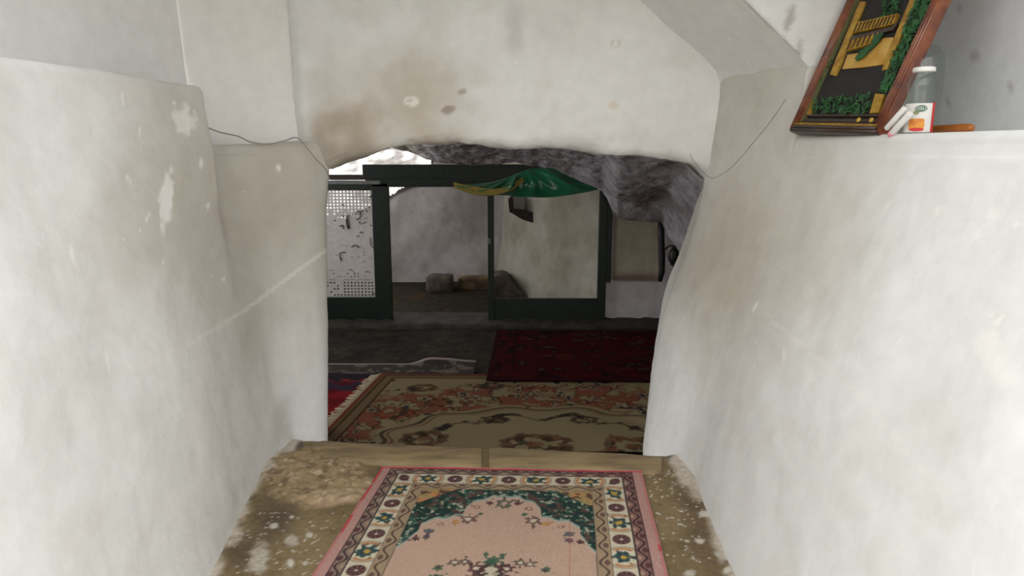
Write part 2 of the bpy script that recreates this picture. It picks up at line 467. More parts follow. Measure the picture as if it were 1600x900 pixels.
C = mixc(C, lin(182, 172, 150), 0.35 * blob(px, py, 1240, 400, 160, 180, 10, .98, P, .25))
C = mixc(C, lin(242, 241, 238), 0.8 * blob(px, py, 1555, 560, 28, 45, -30, .4, P, .6, 5, 20))
C = mixc(C, lin(246, 245, 242), 0.8 * np.clip(blob(px, py, 1557, 497, 12, 12, 0, .3, P, .3) - blob(px, py, 1557, 497, 6, 6, 0, .3), 0, 1))
for (cx, cy, rx, ry, rt) in [(1464, 330, 4, 9, 15), (1385, 322, 6, 4, -30), (1550, 335, 8, 12, 20), (1530, 365, 6, 8, 0), (1369, 460, 3, 3, 0), (1337, 525, 3, 3, 0), (1405, 532, 2, 4, 0), (1225, 555, 3, 14, 0), (1180, 480, 3, 12, 30), (1590, 350, 10, 3, 0)]:
    C = mixc(C, lin(244, 243, 240), 0.75 * blob(px, py, cx, cy, rx, ry, rt, .4, P, .4, 8, 60))
seam = np.abs((py - 500) - (px - 1215) * (760 - 500) / (1470 - 1215) + 10 * np.sin(px / 50))
C = mixc(C, lin(240, 238, 232), 0.4 * (1 - sstep(1.5, 5, seam)) * sstep(1170, 1215, px) * (1 - sstep(1420, 1500, px)))
wr = grid('wall_right', P, M['plaster'], C, flip=True); tag(wr, 'whitewashed right side wall of the passage with a shelf ledge', kind='structure')

# ---- end wall with the low cave opening (lintel)
lip = [(400, 262), (500, 262), (517, 266), (530, 259), (560, 248), (590, 236), (612, 229), (645, 226), (690, 224), (720, 224), (760, 229), (800, 235), (830, 232), (862, 229),
       (885, 233), (930, 241), (1000, 244), (1038, 247), (1085, 258), (1100, 270), (1112, 284), (1200, 300)]
lx = np.array([p[0] for p in lip], float); ly = np.array([p[1] for p in lip], float)
nX = 260; xs = np.linspace(471, 1150, nX)
yb = np.interp(xs, lx, ly); ker = np.array([1, 2, 1]) / 4
for _ in range(3): yb[1:-1] = yb[:-2] * .25 + yb[1:-1] * .5 + yb[2:] * .25
B = np.array([PY(x, y, 3.80) for x, y in zip(xs, yb)])
rows = []
nz = 110
for t in np.linspace(1, 0, nz):                     # front face from the top down
    q = B.copy(); zt = 3.3
    q[:, 2] = B[:, 2] + 0.05 + (zt - B[:, 2] - 0.05) * t ** 1.25
    rnd = np.clip(1 - (q[:, 2] - B[:, 2]) / 0.42, 0, 1)
    q[:, 1] = 3.68 + 0.065 * rnd ** 1.6
    rows.append(q)
yf = rows[-1][:, 1].copy(); zf = rows[-1][:, 2].copy(); th0 = math.radians(14); rl = .05 / (1 - math.sin(th0))
for a in np.linspace(0.1, 1, 10):                   # rolled lower lip
    th = th0 + a * (math.pi / 2 - th0); q = B.copy()
    q[:, 1] = yf + rl * (math.cos(th0) - math.cos(th)); q[:, 2] = zf - rl * (math.sin(th) - math.sin(th0)); rows.append(q)
for t in np.linspace(0.1, 1, 14):                   # rough underside
    q = B.copy(); q[:, 1] = 3.80 + 0.6 * t; q[:, 2] = B[:, 2] + 0.10 * t ** 2 + 0.35 * max(0, t - .8); rows.append(q)
P = np.stack(rows, 1)
P[:9, :, 1] += .05 * (np.linspace(1, 0, 9) ** 2)[:, None]
nd = fbm(P, 2.0, 4, 61) - .5; nd2 = fbm(P, 9, 3, 62) - .5
P[..., 1] += nd * 0.05 + nd2 * 0.018
P[:, nz:, 2] += nd2[:, nz:] * 0.03
C = plaster_col(P, 63)
px, py = to_px(P)
n = fbm(P, 3.5, 5, 64)
soot = sstep(35, 235, py) * (1 - sstep(690, 800, px)) * sstep(470, 520, px)
C = mixc(C, lin(168, 148, 112), np.clip(soot * (n * 1.5 - .25), 0, .7))
C = mixc(C, lin(150, 128, 92), .6 * blob(px, py, 540, 190, 75, 35, -8, .9, P))
C = mixc(C, lin(186, 176, 154), .55 * blob(px, py, 660, 150, 90, 90, 0, .9, P))
C = mixc(C, lin(128, 104, 74), .6 * blob(px, py, 700, 172, 15, 7, -15, .4, P, .5, 3, 30))
C = mixc(C, lin(128, 104, 74), .55 * blob(px, py, 722, 143, 9, 5, 0, .4, P, .5, 3, 30))
C = mixc(C, lin(196, 196, 196), .5 * blob(px, py, 805, 45, 18, 50, 0, .8, P))
C = mixc(C, lin(240, 239, 234), .9 * np.clip(blob(px, py, 643, 158, 14, 8, 0, .3, P, .3) - .8 * blob(px, py, 640, 157, 6, 4), 0, 1))
C = mixc(C, lin(222, 214, 196), .7 * blob(px, py, 960, 165, 9, 6, 0, .3, P, .3))
C = mixc(C, lin(205, 192, 168), .5 * np.clip(blob(px, py, 962, 68, 9, 8, 0, .3) - blob(px, py, 962, 68, 5, 5, 0, .3), 0, 1))
C = mixc(C, lin(150, 146, 140), .5 * sstep(200, 235, py) * sstep(.42, .62, n))
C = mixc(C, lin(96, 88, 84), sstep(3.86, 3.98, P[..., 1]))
we = grid('wall_end', P, M['plaster'], C, flip=True); tag(we, 'sooty white wall above the low rock opening', kind='structure')

# ---- upper left: the oblique panel (B) and the upper side wall (A)
def strip(name, pl, z0, z1, seed, flipn, nzz=60, nxx=60, C0=None, amp=.02):
    pl = np.array(pl, float)
    d = np.r_[0, np.cumsum(np.linalg.norm(np.diff(pl, axis=0), axis=1))]
    t = np.linspace(0, d[-1], nxx)
    x = np.interp(t, d, pl[:, 0]); y = np.interp(t, d, pl[:, 1])
    Z = np.linspace(z0, z1, nzz)
    P = np.stack([np.repeat(x[:, None], nzz, 1), np.repeat(y[:, None], nzz, 1), np.repeat(Z[None], nxx, 0)], -1)
    P[..., :2] += ((fbm(P, 1.8, 3, seed) - .5) * amp)[..., None]
    return P
P = strip('', [(-.98, 3.80), (-1.09, 3.745), (-1.2, 3.69), (-1.58, 3.47)], 1.4, 3.3, 71, False)
P[..., 0] -= 0.05 * np.clip(P[..., 2] - 1.6, 0, 2)
C = plaster_col(P, 72); C = mixc(C, lin(238, 236, 233), np.full(P.shape[:2], .7))
wb1 = grid('wall_upper_left', P, M['plaster'], C); tag(wb1, 'white plaster panel above the left ledge beside the sooty lintel', kind='structure')
P = strip('', [(-1.54, 3.49), (-1.68, 2.6), (-1.82, 1.4), (-1.95, YEND)], 1.4, 3.3, 73, False, 60, 120)
P[..., 0] -= 0.05 * np.clip(P[..., 2] - 1.6, 0, 2)
C = plaster_col(P, 74); C = mixc(C, lin(234, 235, 236), np.full(P.shape[:2], .7))
wb2 = grid('wall_side_left', P, M['plaster'], np.minimum(C * 1.06, .86)); tag(wb2, 'pale grey upper side wall behind the left ledge', kind='structure')

# ---- upper right: sloping soffit (D), front of the arch (E), side wall of the shelf recess (F)
d0 = np.array([PY(1112, 113, 3.72), PY(1085, 84, 3.72), PY(990, 0, 3.72)]); d0 = np.vstack([d0, d0[-1] + (d0[-1] - d0[0]) * 2.2])
d1 = np.array([PY(1263, 104, 3.06), PY(1236, 74, 3.06), PY(1160, 0, 3.06)]); d1 = np.vstack([d1, d1[-1] + (d1[-1] - d1[0]) * 2.2])
da, db = smooth_path(d0, 60), smooth_path(d1, 60)
db = np.vstack([db[:1] - np.array([-.02, 0, .05]), db]); da = np.vstack([da[:1] - np.array([-.02, 0, .05]), da])
P = np.stack([da * (1 - t) + db * t for t in np.linspace(0, 1, 40)], 1)
P[..., 2] += (fbm(P, 3, 3, 81) - .5) * .02
P[:, :2, 1] += .06
C = plaster_col(P, 82); C = mixc(C, lin(212, 211, 207), np.full(P.shape[:2], .5))
so = grid('trim_1', P, M['plaster'], C); tag(so, 'sloping grey soffit of the arch above the opening', kind='structure')
rows = []
for i in range(len(db)):
    rows.append(np.linspace(db[i], [2.2, 3.06 + .05, db[i][2]], 60))
low = [np.linspace([1.20 + (z - 1.5) * .19, 3.075, z], [2.2, 3.12, z], 60) for z in np.linspace(1.45, db[0][2], 12, endpoint=False)]
P = np.array(low + rows)
P[..., 1] += (fbm(P, 2.5, 3, 83) - .5) * .015
C = plaster_col(P, 84); px, py = to_px(P)
edge = (px - 1160) * (104 - 0) / (1263 - 1160) - py          # >0 right of the soffit edge
C = mixc(C, lin(96, 84, 76), .75 * (1 - sstep(0, 10, edge)) * sstep(.45, .62, fbm(P, 14, 3, 85)) * (py < 108))
C = mixc(C, lin(150, 144, 138), .6 * blob(px, py, 1232, 32, 7, 34, 18, .6, P, .6, 6, 30))
C = mixc(C, lin(160, 152, 142), .5 * blob(px, py, 1250, 72, 6, 20, 10, .6, P, .6, 6, 30))
fr = grid('wall_arch_front', P, M['plaster'], C); tag(fr, 'white front of the arch beside the leaning picture', kind='structure')
P = strip('', [(1.72, 3.16), (1.80, 2.5), (1.95, 1.0), (2.05, YEND)], 1.4, 3.3, 86, False, 60, 120)
C = plaster_col(P, 87); C = mixc(C, lin(226, 228, 230), np.full(P.shape[:2], .75)); px, py = to_px(P)
for (cx, cy, rx, ry) in [(1482, 157, 3, 10), (1523, 90, 6, 8), (1580, 138, 8, 3), (1497, 18, 3, 6)]:
    C = mixc(C, lin(160, 160, 160), .5 * blob(px, py, cx, cy, rx, ry, 20, .4, P))
wf = grid('wall_side_right', P, M['plaster'], np.minimum(C * 1.08, .85), flip=True); tag(wf, 'pale grey wall behind the bottles on the shelf', kind='structure')

# ---- unseen roof over the passage, its reach and height set to dim the inner end
P = np.stack([np.stack([np.linspace(-2.2, 2.3, 40), np.full(40, y), 2.5 + .2 * np.cos(np.linspace(-1.5, 1.5, 40))], -1) for y in np.linspace(1.45, 3.9, 24)], 1)
ce = grid('ceiling', P, M['plaster'], plaster_col(P, 90)); tag(ce, 'unseen white vaulted ceiling over the passage, sized to dim its inner end', kind='structure')

# =================================================================== LANDING
nx, ny = 300, 300
X = np.linspace(-1.35, 1.2, nx); Y = np.linspace(1.2, 3.63, ny)
Yend = np.interp(X, [PZ(490, 688, 0)[0], PZ(1040, 712, 0)[0]], [PZ(490, 688, 0)[1], PZ(1040, 712, 0)[1]]) - .01
Yg = 1.2 + (Yend[:, None] - 1.2) * np.linspace(0, 1, ny)[None, :]
P = np.stack(np.broadcast_arrays(X[:, None], Yg, np.zeros((nx, ny))), -1).copy()
px, py = to_px(P)
n1 = fbm(P, 3, 5, 201); n2 = fbm(P, 14, 4, 202); n3 = fbm(P, 40, 3, 203)
C = np.broadcast_to(lin(136, 118, 86), P.shape).copy()
C = mixc(C, lin(112, 96, 68), sstep(.4, .65, n1) * .7)
C = mixc(C, lin(96, 80, 60), sstep(.55, .75, n2) * .5)
# dark stain along the left wall
C = mixc(C, lin(78, 66, 56), .8 * blob(px, py, 430, 815, 60, 40, -50, .8, P, .5, 4, 6))
C = mixc(C, lin(84, 70, 58), .7 * blob(px, py, 380, 860, 40, 30, -50, .8, P, .5, 4, 6))
C = mixc(C, lin(98, 80, 62), .6 * blob(px, py, 1095, 830, 28, 90, -20, .8, P, .5, 4, 6))
# rough mortar patch, standing a little proud
rp = blob(px, py, 490, 748, 95, 46, 4, .25, P, .25, 7, 9)
rough = np.clip(fbm(P, 34, 4, 204, .6) - .2, 0, 1)
P[..., 2] += rp * (0.008 + 0.034 * rough) + .004 * (n2 - .5)
C = mixc(C, lin(168, 146, 112), rp * .85)
C = mixc(C, lin(120, 100, 76), rp * sstep(.5, .35, fbm(P, 26, 3, 205)) * .8)
C = mixc(C, lin(196, 176, 150), rp * sstep(.6, .75, n3) * .8)
C = mixc(C, lin(190, 164, 136), .5 * blob(px, py, 520, 782, 60, 12, -5, .5, P, .4))
# dark stone left of the step edge; shaded gap at its right painted dark
for (cx, cy, rx, ry) in [(462, 694, 18, 9), (1056, 720, 16, 9)]:
    b_ = blob(px, py, cx, cy, rx, ry, 20, .3, P, .3)
    C = mixc(C, lin(88, 82, 76), b_ * .9); P[..., 2] += b_ * .004
# crumbled whitewash at the wall feet
wlx = np.interp(Y, [1.2, 2.1, 2.5, 2.95, 3.35, 3.55], [-1.05, -1.065, -1.105, -1.165, -1.178, -1.15])
wrx = np.interp(Y, [1.2, 1.9, 2.42, 2.9, 3.05, 3.3], [.76, .775, .80, .835, .85, .81])
for wx, sd in ((wlx, 1), (wrx, -1)):
    d = (P[..., 0] - wx[None, :]) * sd
    fo = 1 - sstep(.0, .05, d + .10 * (n2 - .5) + .05 * (n1 - .5))
    C = mixc(C, lin(206, 196, 180), fo * .9); P[..., 2] += fo * .007 * (.4 + n2)
# white paint drips and spots
rs = np.random.RandomState(5)
spots = [(405, 872, 17, 28, 18), (453, 880, 6, 8, 0), (483, 836, 6, 5, 0), (428, 821, 7, 5, -30), (456, 808, 4, 3, 0), (489, 821, 3, 2, 0), (477, 880, 5, 4, 0), (455, 845, 12, 10, 0), (1093, 845, 9, 5, 0), (1078, 896, 10, 6, 0),
         (1062, 819, 4, 2, 0), (1074, 846, 3, 2, 0), (1128, 868, 10, 14, -30), (1100, 803, 8, 5, 0), (1135, 892, 8, 6, 0)]
for _ in range(130):
    spots.append((rs.uniform(360, 560), rs.uniform(800, 898), rs.uniform(.8, 2.6), rs.uniform(.6, 1.8), 0))
for _ in range(160):
    yy = 735 + 165 * rs.rand() ** 2.2
    spots.append((rs.uniform(1012, 1100 + (yy - 735) * .2), yy, rs.uniform(.9, 2.6), rs.uniform(.6, 1.7), 0))
for (cx, cy, rx, ry, rt) in spots:
    m = (np.abs(px - cx) < 3 * rx + 6) & (np.abs(py - cy) < 3 * rx + 6 + ry)
    if m.any():
        b_ = blob(px[m], py[m], cx, cy, max(rx, 1.3), max(ry, 1.0), rt, .5, P[m], .5 if rx > 5 else .1, 5, 30)
        C[m] = mixc(C[m], lin(212, 206, 194), b_ * (.8 if rx < 10 else .55))
# skirt down to the cave floor (riser)
Pr = np.concatenate([P, P[:, -1:, :] + np.array([0, .015, -.03]), P[:, -1:, :] * np.array([1, 1, 0]) + np.array([0, .01, -.42])], 1)
Cr = np.concatenate([C, C[:, -1:], C[:, -1:]], 1)
fl = grid('floor', Pr, M['concrete'], Cr); tag(fl, 'worn brown concrete landing with white paint spots', kind='structure')
box('landing_slab', (-1.4, YEND, -.45), (1.25, 1.2, -.003), M['ground'], fl, 0)

# step edge: two worn nosing stones, split by a crack
def nosing(pxs, name):
    bm = bmesh.new(); ring = []
    for i, (x, yf, yn) in enumerate(pxs):
        f = PZ(x, yf, .022); nn = PZ(x, yn, .022)
        prof = [(nn[1], -.02), (nn[1] + .004, .014), (nn[1] + .03, .022), (f[1] - .03, .023), (f[1] - .004, .013), (f[1] + .004, -.02), (f[1] + .002, -.16)]
        w = .006 * math.sin(i * 2.1)
        xx = lambda Y: (x - 800) / FPX * (Y * math.cos(PITCH) + 1.5 * math.sin(PITCH))
        ring.append([bm.verts.new((xx(Yp), Yp + w, Zp + .003 * math.sin(i * 1.3))) for Yp, Zp in prof])
    for a, b in zip(ring[:-1], ring[1:]):
        for k in range(len(a) - 1): bm.faces.new((a[k], b[k], b[k + 1], a[k + 1]))
    bm.faces.new(ring[0]); bm.faces.new(ring[-1][::-1])
    return bm_obj(name, bm, M['nosing'], fl, True)
nosing([(488, 689, 711), (505, 687, 714), (560, 689, 719), (620, 691, 723), (680, 694, 726), (735, 696, 728), (752, 697, 729)], 'nosing_stone')
nosing([(764, 697, 729), (790, 698, 730), (850, 700, 731), (910, 702, 732), (970, 705, 733), (1020, 709, 735), (1034, 713, 732)], 'nosing_stone')

# ground outside, behind the camera
P = np.stack([np.stack([np.linspace(-12, 12, 20), np.full(20, y), np.full(20, -.02)], -1) for y in np.linspace(-14, YEND, 12)], 1)
wc = box('wall_light_block', (-9, -3.6, -.1), (9, -3.2, 3.2), M['ground'], None, .02); tag(wc, 'unseen pale wall added behind the camera to block level daylight', kind='structure')  # unseen wall, added to block level light from behind the camera
gr = grid('ground', P, M['ground'], smooth=False); tag(gr, 'pale paved courtyard outside the passage', kind='structure')

# =================================================================== CAVE SHELL
ZF = -0.35
GY = 7.5
X = np.linspace(-3.2, 2.8, 150); Y = np.linspace(3.6, 10.4, 170)
P = np.stack(np.broadcast_arrays(X[:, None], Y[None, :], np.full((150, 170), ZF)), -1).copy()
n = fbm(P, 1.6, 5, 301)
P[..., 2] += (n - .5) * .03 + .03 * sstep(7.7, 9.6, P[..., 1]) - .006
C = np.broadcast_to(lin(60, 54, 47), P.shape).copy()
C = mixc(C, lin(80, 71, 60), sstep(.5, .7, n)); C = mixc(C, lin(42, 38, 34), sstep(.5, .3, fbm(P, 5, 4, 302)) * .7)
C = mixc(C, lin(78, 69, 53), sstep(7.6, 7.9, P[..., 1]) * .7)
C = mixc(C, lin(98, 74, 48), .5 * sstep(7.6, 7.9, P[..., 1]) * sstep(.56, .7, fbm(P, 2.6, 4, 303)))
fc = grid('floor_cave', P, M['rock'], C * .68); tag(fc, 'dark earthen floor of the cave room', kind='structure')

# rock vault: hangs from behind the opening down to the green gate
bl = [(585, 226), (605, 226), (630, 233), (660, 245), (700, 254), (760, 256), (800, 255), (850, 261), (890, 275), (925, 291), (945, 300), (953, 322), (962, 340), (1000, 344), (1035, 346), (1047, 372), (1062, 392), (1085, 420), (1115, 450), (1200, 470)]
bx = np.array([p[0] for p in bl], float); by = np.array([p[1] for p in bl], float)
xs = np.linspace(585, 1200, 220); yb = np.interp(xs, bx, by)
for _ in range(4): yb[1:-1] = yb[:-2] * .25 + yb[1:-1] * .5 + yb[2:] * .25
Yb = np.interp(xs, [585, 940, 1035, 1090, 1200], [7.15, 7.1, 7.2, 6.6, 5.2])
B = np.array([PY(x, y, Yv) for x, y, Yv in zip(xs, yb, Yb)])
T = np.stack([np.interp(xs, [585, 800, 950, 1100, 1200], [-.95, 0, .62, 1.45, 1.9]), np.full(220, 4.2), np.full(220, 2.0)], -1)
rows = []
for t in np.linspace(0, 1, 120):
    s = t
    q = B * (1 - s) + T * s
    q[:, 2] = B[:, 2] + (T[:, 2] - B[:, 2]) * (s ** .75)
    rows.append(q)
back = []
for t in (1.0, .66, .33):
    q = B.copy(); q[:, 1] += .45 * t; q[:, 2] += .25 * t * t; back.append(q)
P = np.stack(back + rows, 1)
nn = fbm(P, 2.2, 5, 311) - .5; n2 = np.abs(fbm(P, 5.5, 4, 312) - .5)
P[..., 2] += (nn * .18 - n2 * .22 + .10 * (np.abs(fbm(P, 11, 3, 316) - .5) - .1)) * np.linspace(.35, 1, P.shape[1])[None, :]
P[..., 1] += (fbm(P, 3.1, 5, 313, .6) - .5) * .40
C = np.broadcast_to(lin(176, 171, 176), P.shape).copy()
C = mixc(C, lin(132, 122, 120), sstep(.5, .68, fbm(P, 3, 5, 314)) * .8)
C = mixc(C, lin(204, 198, 200), sstep(.5, .7, fbm(P, 6, 4, 315)) * .5)
px, py = to_px(P)
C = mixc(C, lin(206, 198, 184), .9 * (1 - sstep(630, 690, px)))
rv = grid('ceiling_cave', P, M['rock'], C, flip=True); tag(rv, 'grey rough rock vault hanging over the cave room', kind='structure')

# lid above the cave (solid rock over the room), front walls beside the opening, left wall
def slab(name, lo, hi, mat, label):
    o = box(name, lo, hi, mat, None, 0); setcol(o.data, np.broadcast_to(lin(130, 122, 120), (len(o.data.vertices), 3)))
    tag(o, label, kind='structure'); return o
slab('ceiling_rock', (-3.3, 3.95, 2.15), (2.9, 10.0, 2.5), M['rock'], 'solid rock roof above the cave room')
slab('wall_cave_front_left', (-3.3, 4.1, -.45), (-1.30, 4.45, 2.2), M['rock'], 'rock beside the opening, left of the passage')
slab('wall_cave_front_right', (1.42, 4.1, -.45), (2.9, 4.45, 2.2), M['rock'], 'rock beside the opening, right of the passage')
slab('wall_cave_left', (-3.3, 4.4, -.45), (-3.0, 9.9, .35), M['plaster_in'], 'left wall of the cave room')  # stops low: unseen openings added above it to brighten the cave
slab('wall_cave_left_pier', (-3.3, 7.2, .35), (-3.0, 8.0, 2.2), M['plaster_in'], 'pier between the unseen light openings added in the left cave wall')
slab('wall_cave_left_end', (-3.3, 9.5, .35), (-3.0, 9.9, 2.2), M['plaster_in'], 'far end of the left cave wall')
slab('wall_cave_right', (2.6, 4.4, -.45), (2.9, 9.9, 2.2), M['rock'], 'right wall of the cave room')

# back wall behind the gate, with the ragged bright gap at upper left
BY = 9.8
X = np.linspace(-3.1, 2.7, 260); Z = np.linspace(-.45, 2.2, 130)
P = np.stack(np.broadcast_arrays(X[:, None], np.full((260, 130), BY), Z[None, :]), -1).copy()
P[..., 1] += (fbm(P, 1.2, 4, 321) - .5) * .18
px, py = to_px(P)
C = np.broadcast_to(lin(206, 198, 196), P.shape).copy()
n = fbm(P, 1.8, 5, 322)
C = mixc(C, lin(176, 168, 164), sstep(.45, .7, n) * .8)
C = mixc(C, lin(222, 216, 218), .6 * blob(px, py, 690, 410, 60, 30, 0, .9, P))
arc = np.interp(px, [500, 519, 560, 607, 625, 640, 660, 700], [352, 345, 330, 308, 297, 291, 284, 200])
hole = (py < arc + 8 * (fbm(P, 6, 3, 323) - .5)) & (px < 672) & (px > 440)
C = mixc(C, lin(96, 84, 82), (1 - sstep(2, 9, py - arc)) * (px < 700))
fm = ~(hole[:-1, :-1] | hole[1:, 1:])
wk = grid('wall_cave_back', P, M['plaster_in'], C, mask=fm); tag(wk, 'whitewashed back wall behind the green gate', kind='structure')
# sunlit rock slope outside the gap
X = np.linspace(-5.0, .5, 70); T_ = np.linspace(0, 1, 50)
P = np.stack(np.broadcast_arrays(X[:, None], 10.1 + 2.2 * T_[None, :] + 0 * X[:, None], -.2 + 2.3 * T_[None, :] + 0 * X[:, None]), -1).copy()
P[..., 2] += (fbm(P, 2.5, 4, 325) - .5) * .35
C = np.broadcast_to(lin(226, 224, 220), P.shape).copy(); C = mixc(C, lin(128, 120, 114), sstep(.5, .62, fbm(P, 7, 4, 326)) * .8)
sl = grid('ground_slope', P, M['rock'], C); tag(sl, 'pale daylit rock outside the gap in the back wall', kind='structure')

# oblique plaster wall on the right inside the gate
pl = [(-.12, 9.9), (-.10, 9.6), (.02, 9.2), (.22, 8.8), (.6, 8.2), (1.02, 7.7), (1.08, 7.6)]
P = strip('', pl, -.45, 2.2, 331, False, 80, 110, amp=.08)
P[..., 0] -= .10 * np.clip(.9 - P[..., 2], 0, 1) ** 2
C = np.broadcast_to(lin(184, 180, 166), P.shape).copy(); C = mixc(C, lin(150, 142, 122), sstep(.42, .7, fbm(P, 1.7, 5, 332)) * .7)
wo = grid('wall_cave_alcove', P, M['plaster_in'], C, flip=True); tag(wo, 'yellowed oblique plaster wall seen through the right gate bay', kind='structure')

# white low wall with a niche, right of the gate
NX0, NX1 = PY(958, 400, 7.56)[0], PY(1036, 400, 7.56)[0]
NZ0, NZ1 = PY(1000, 440, 7.56)[2], PY(1000, 334, 7.56)[2]
X = np.linspace(1.0, 2.7, 130); Z = np.linspace(-.45, 1.5, 140)
P = np.stack(np.broadcast_arrays(X[:, None], np.full((130, 140), 7.56), Z[None, :]), -1).copy()
ins = sstep(NX0 - .015, NX0 + .07, P[..., 0]) * (1 - sstep(NX1 - .03, NX1 + .005, P[..., 0])) * sstep(NZ0 - .012, NZ0 + .03, P[..., 2]) * (1 - sstep(NZ1 - .02, NZ1, P[..., 2]))
P[..., 1] += .22 * ins + (fbm(P, 3, 4, 341) - .5) * .04
C = np.broadcast_to(lin(228, 221, 224), P.shape).copy(); C = mixc(C, lin(205, 197, 196), sstep(.5, .7, fbm(P, 4, 4, 342)) * .6)
C = mixc(C, lin(228, 222, 200), sstep(.2, .9, ins))
C = mixc(C, lin(158, 132, 118), .6 * np.exp(-((P[..., 2] - NZ0 - .02) / .05) ** 2) * sstep(.05, .3, ins))  # shading along the niche bottom, put into the colour
wn = grid('wall_cave_niche', P, M['plaster_in'], C); tag(wn, 'white wall with a shallow niche right of the gate', kind='structure')

# low earthen kerb under the gate
bm = bmesh.new()
prev = None
for i, x in enumerate(np.linspace(-3.0, 2.6, 60)):
    w = .02 * math.sin(i * 1.7) + .015 * math.sin(i * .6); h = .035 + .012 * math.sin(i * 2.3)
    r = [bm.verts.new((x, 7.22 + w, ZF - .05)), bm.verts.new((x, 7.24 + w, ZF + h * .8)), bm.verts.new((x, 7.32 + w, ZF + h)), bm.verts.new((x, 7.8, ZF + .045)), bm.verts.new((x, 7.82, ZF - .05))]
    if prev:
        for k in range(4): bm.faces.new((prev[k], r[k], r[k + 1], prev[k + 1]))
    prev = r
kb = bm_obj('trim_2', bm, M['kerb'], None, True); tag(kb, 'low earthen kerb under the green gate', kind='structure')

# =================================================================== GREEN GATE
gate = empty('gate', (0, GY, ZF), 'dark green metal gate partition with a white perforated panel', 'gate')
def gbox(name, x0, y0, x1, y1, d=.05, mat='green', yo=0.0, bev=.006, parent=gate):
    a = PY(x0, y1, GY); b = PY(x1, y0, GY)
    return box(name, (a[0], GY - d / 2 + yo, a[2]), (b[0], GY + d / 2 + yo, b[2]), M[mat], parent, bev)
gbox('beam', 568, 257, 945, 279, .09)
gbox('beam', 572, 278, 945, 292, .07)
gbox('post', 589, 286, 607, 508, .07)
gbox('post', 763, 290, 771.5, 505, .05)
gbox('post', 932, 292, 950, 504, .07)
gbox('post', 946, 300, 957, 440, .05, yo=-.03)
gbox('panel', 505, 464, 590, 509, .03)
gbox('panel', 771, 466, 934, 504, .03)
gbox('top_rail', 505, 288, 590, 297, .05)
gbox('rail', 505, 282, 595, 288, .04, 'grey_paint', yo=-.02)
gbox('lintel_board', 505, 273, 585, 281, .08, 'dark_wood')
gbox('threshold', 606, 502, 764, 507, .05)
gbox('latch', 762, 372, 767, 380, .08, 'grey_paint', yo=-.01, bev=.002)
# perforated panel: one punched sheet, ragged paint filling the middle holes
a = PY(505, 463, GY); b = PY(590, 297, GY)
ncol, nrow = 17, 34
wx = (b[0] - a[0]) / ncol; wz = (b[2] - a[2]) / nrow
bm = bmesh.new()
rs = np.random.RandomState(3)
for i in range(ncol):
    for j in range(nrow):
        x0, z0 = a[0] + i * wx, a[2] + j * wz
        fr_ = (j + .5) / nrow
        filled = .24 < fr_ + rs.uniform(-.05, .05) + .004 * i < .80 and rs.rand() > .10
        if fr_ <= .24 and i < 6: filled = filled or rs.rand() < .55
        y = GY - .01
        o = [bm.verts.new((x0 + u * wx, y, z0 + v * wz)) for u, v in ((0, 0), (1, 0), (1, 1), (0, 1))]
        if filled: bm.faces.new(o); continue
        n_ = [bm.verts.new((x0 + u * wx, y, z0 + v * wz)) for u, v in ((.24, .24), (.76, .24), (.76, .76), (.24, .76))]
        for k in range(4): bm.faces.new((o[k], o[(k + 1) % 4], n_[(k + 1) % 4], n_[k]))
bmesh.ops.remove_doubles(bm, verts=bm.verts, dist=1e-5)
bmesh.ops.solidify(bm, geom=list(bm.faces), thickness=.004)
me = bpy.data.meshes.new('perforated_panel'); bm.to_mesh(me); bm.free()
pp = link('perforated_panel', me, M['white_paint'], gate, False); pp['label'] = 'white perforated panel with pen marks'
def gmark(pts, r, mat):
    r *= .7; q = [PY(x, y, GY - .022) for x, y in pts]
    tube('pen_mark', smooth_path(q, max(6, len(q) * 4)) if len(q) > 2 else q, r, M[mat], pp, 5)
for pts, r, mt in [([(544, 336), (541, 348), (545, 358), (542, 340)], .008, 'ink'), ([(557, 332), (563, 330), (562, 340), (556, 343)], .007, 'ink'), ([(578, 371), (580, 384), (586, 388)], .006, 'ink'),
                   ([(549, 386), (556, 383), (560, 387)], .007, 'ink'), ([(532, 402), (533, 408), (531, 396), (540, 394)], .006, 'ink'), ([(530, 354), (535, 352), (536, 358)], .007, 'ink'), ([(566, 350), (571, 346)], .005, 'ink'),
                   ([(533, 320), (538, 320)], .007, 'ink'), ([(534, 336), (537, 339)], .007, 'red_ink'), ([(545, 422), (549, 421)], .006, 'red_ink'), ([(562, 364), (566, 362)], .007, 'red_ink'),
                   ([(557, 369), (562, 369)], .006, 'ink'), ([(570, 425), (575, 424)], .005, 'red_ink'), ([(560, 345), (563, 351)], .005, 'ink'), ([(580, 305), (578, 309)], .009, 'ink'), ([(568, 343), (574, 340)], .004, 'ink'),
                   ([(580, 460), (586, 458), (588, 462)], .007, 'ink'), ([(549, 402), (551, 401)], .004, 'ink'), ([(559, 401), (562, 401)], .004, 'ink'), ([(578, 352), (581, 353)], .006, 'ink'), ([(573, 328), (575, 332)], .005, 'ink')]:
    gmark(pts, r, mt)

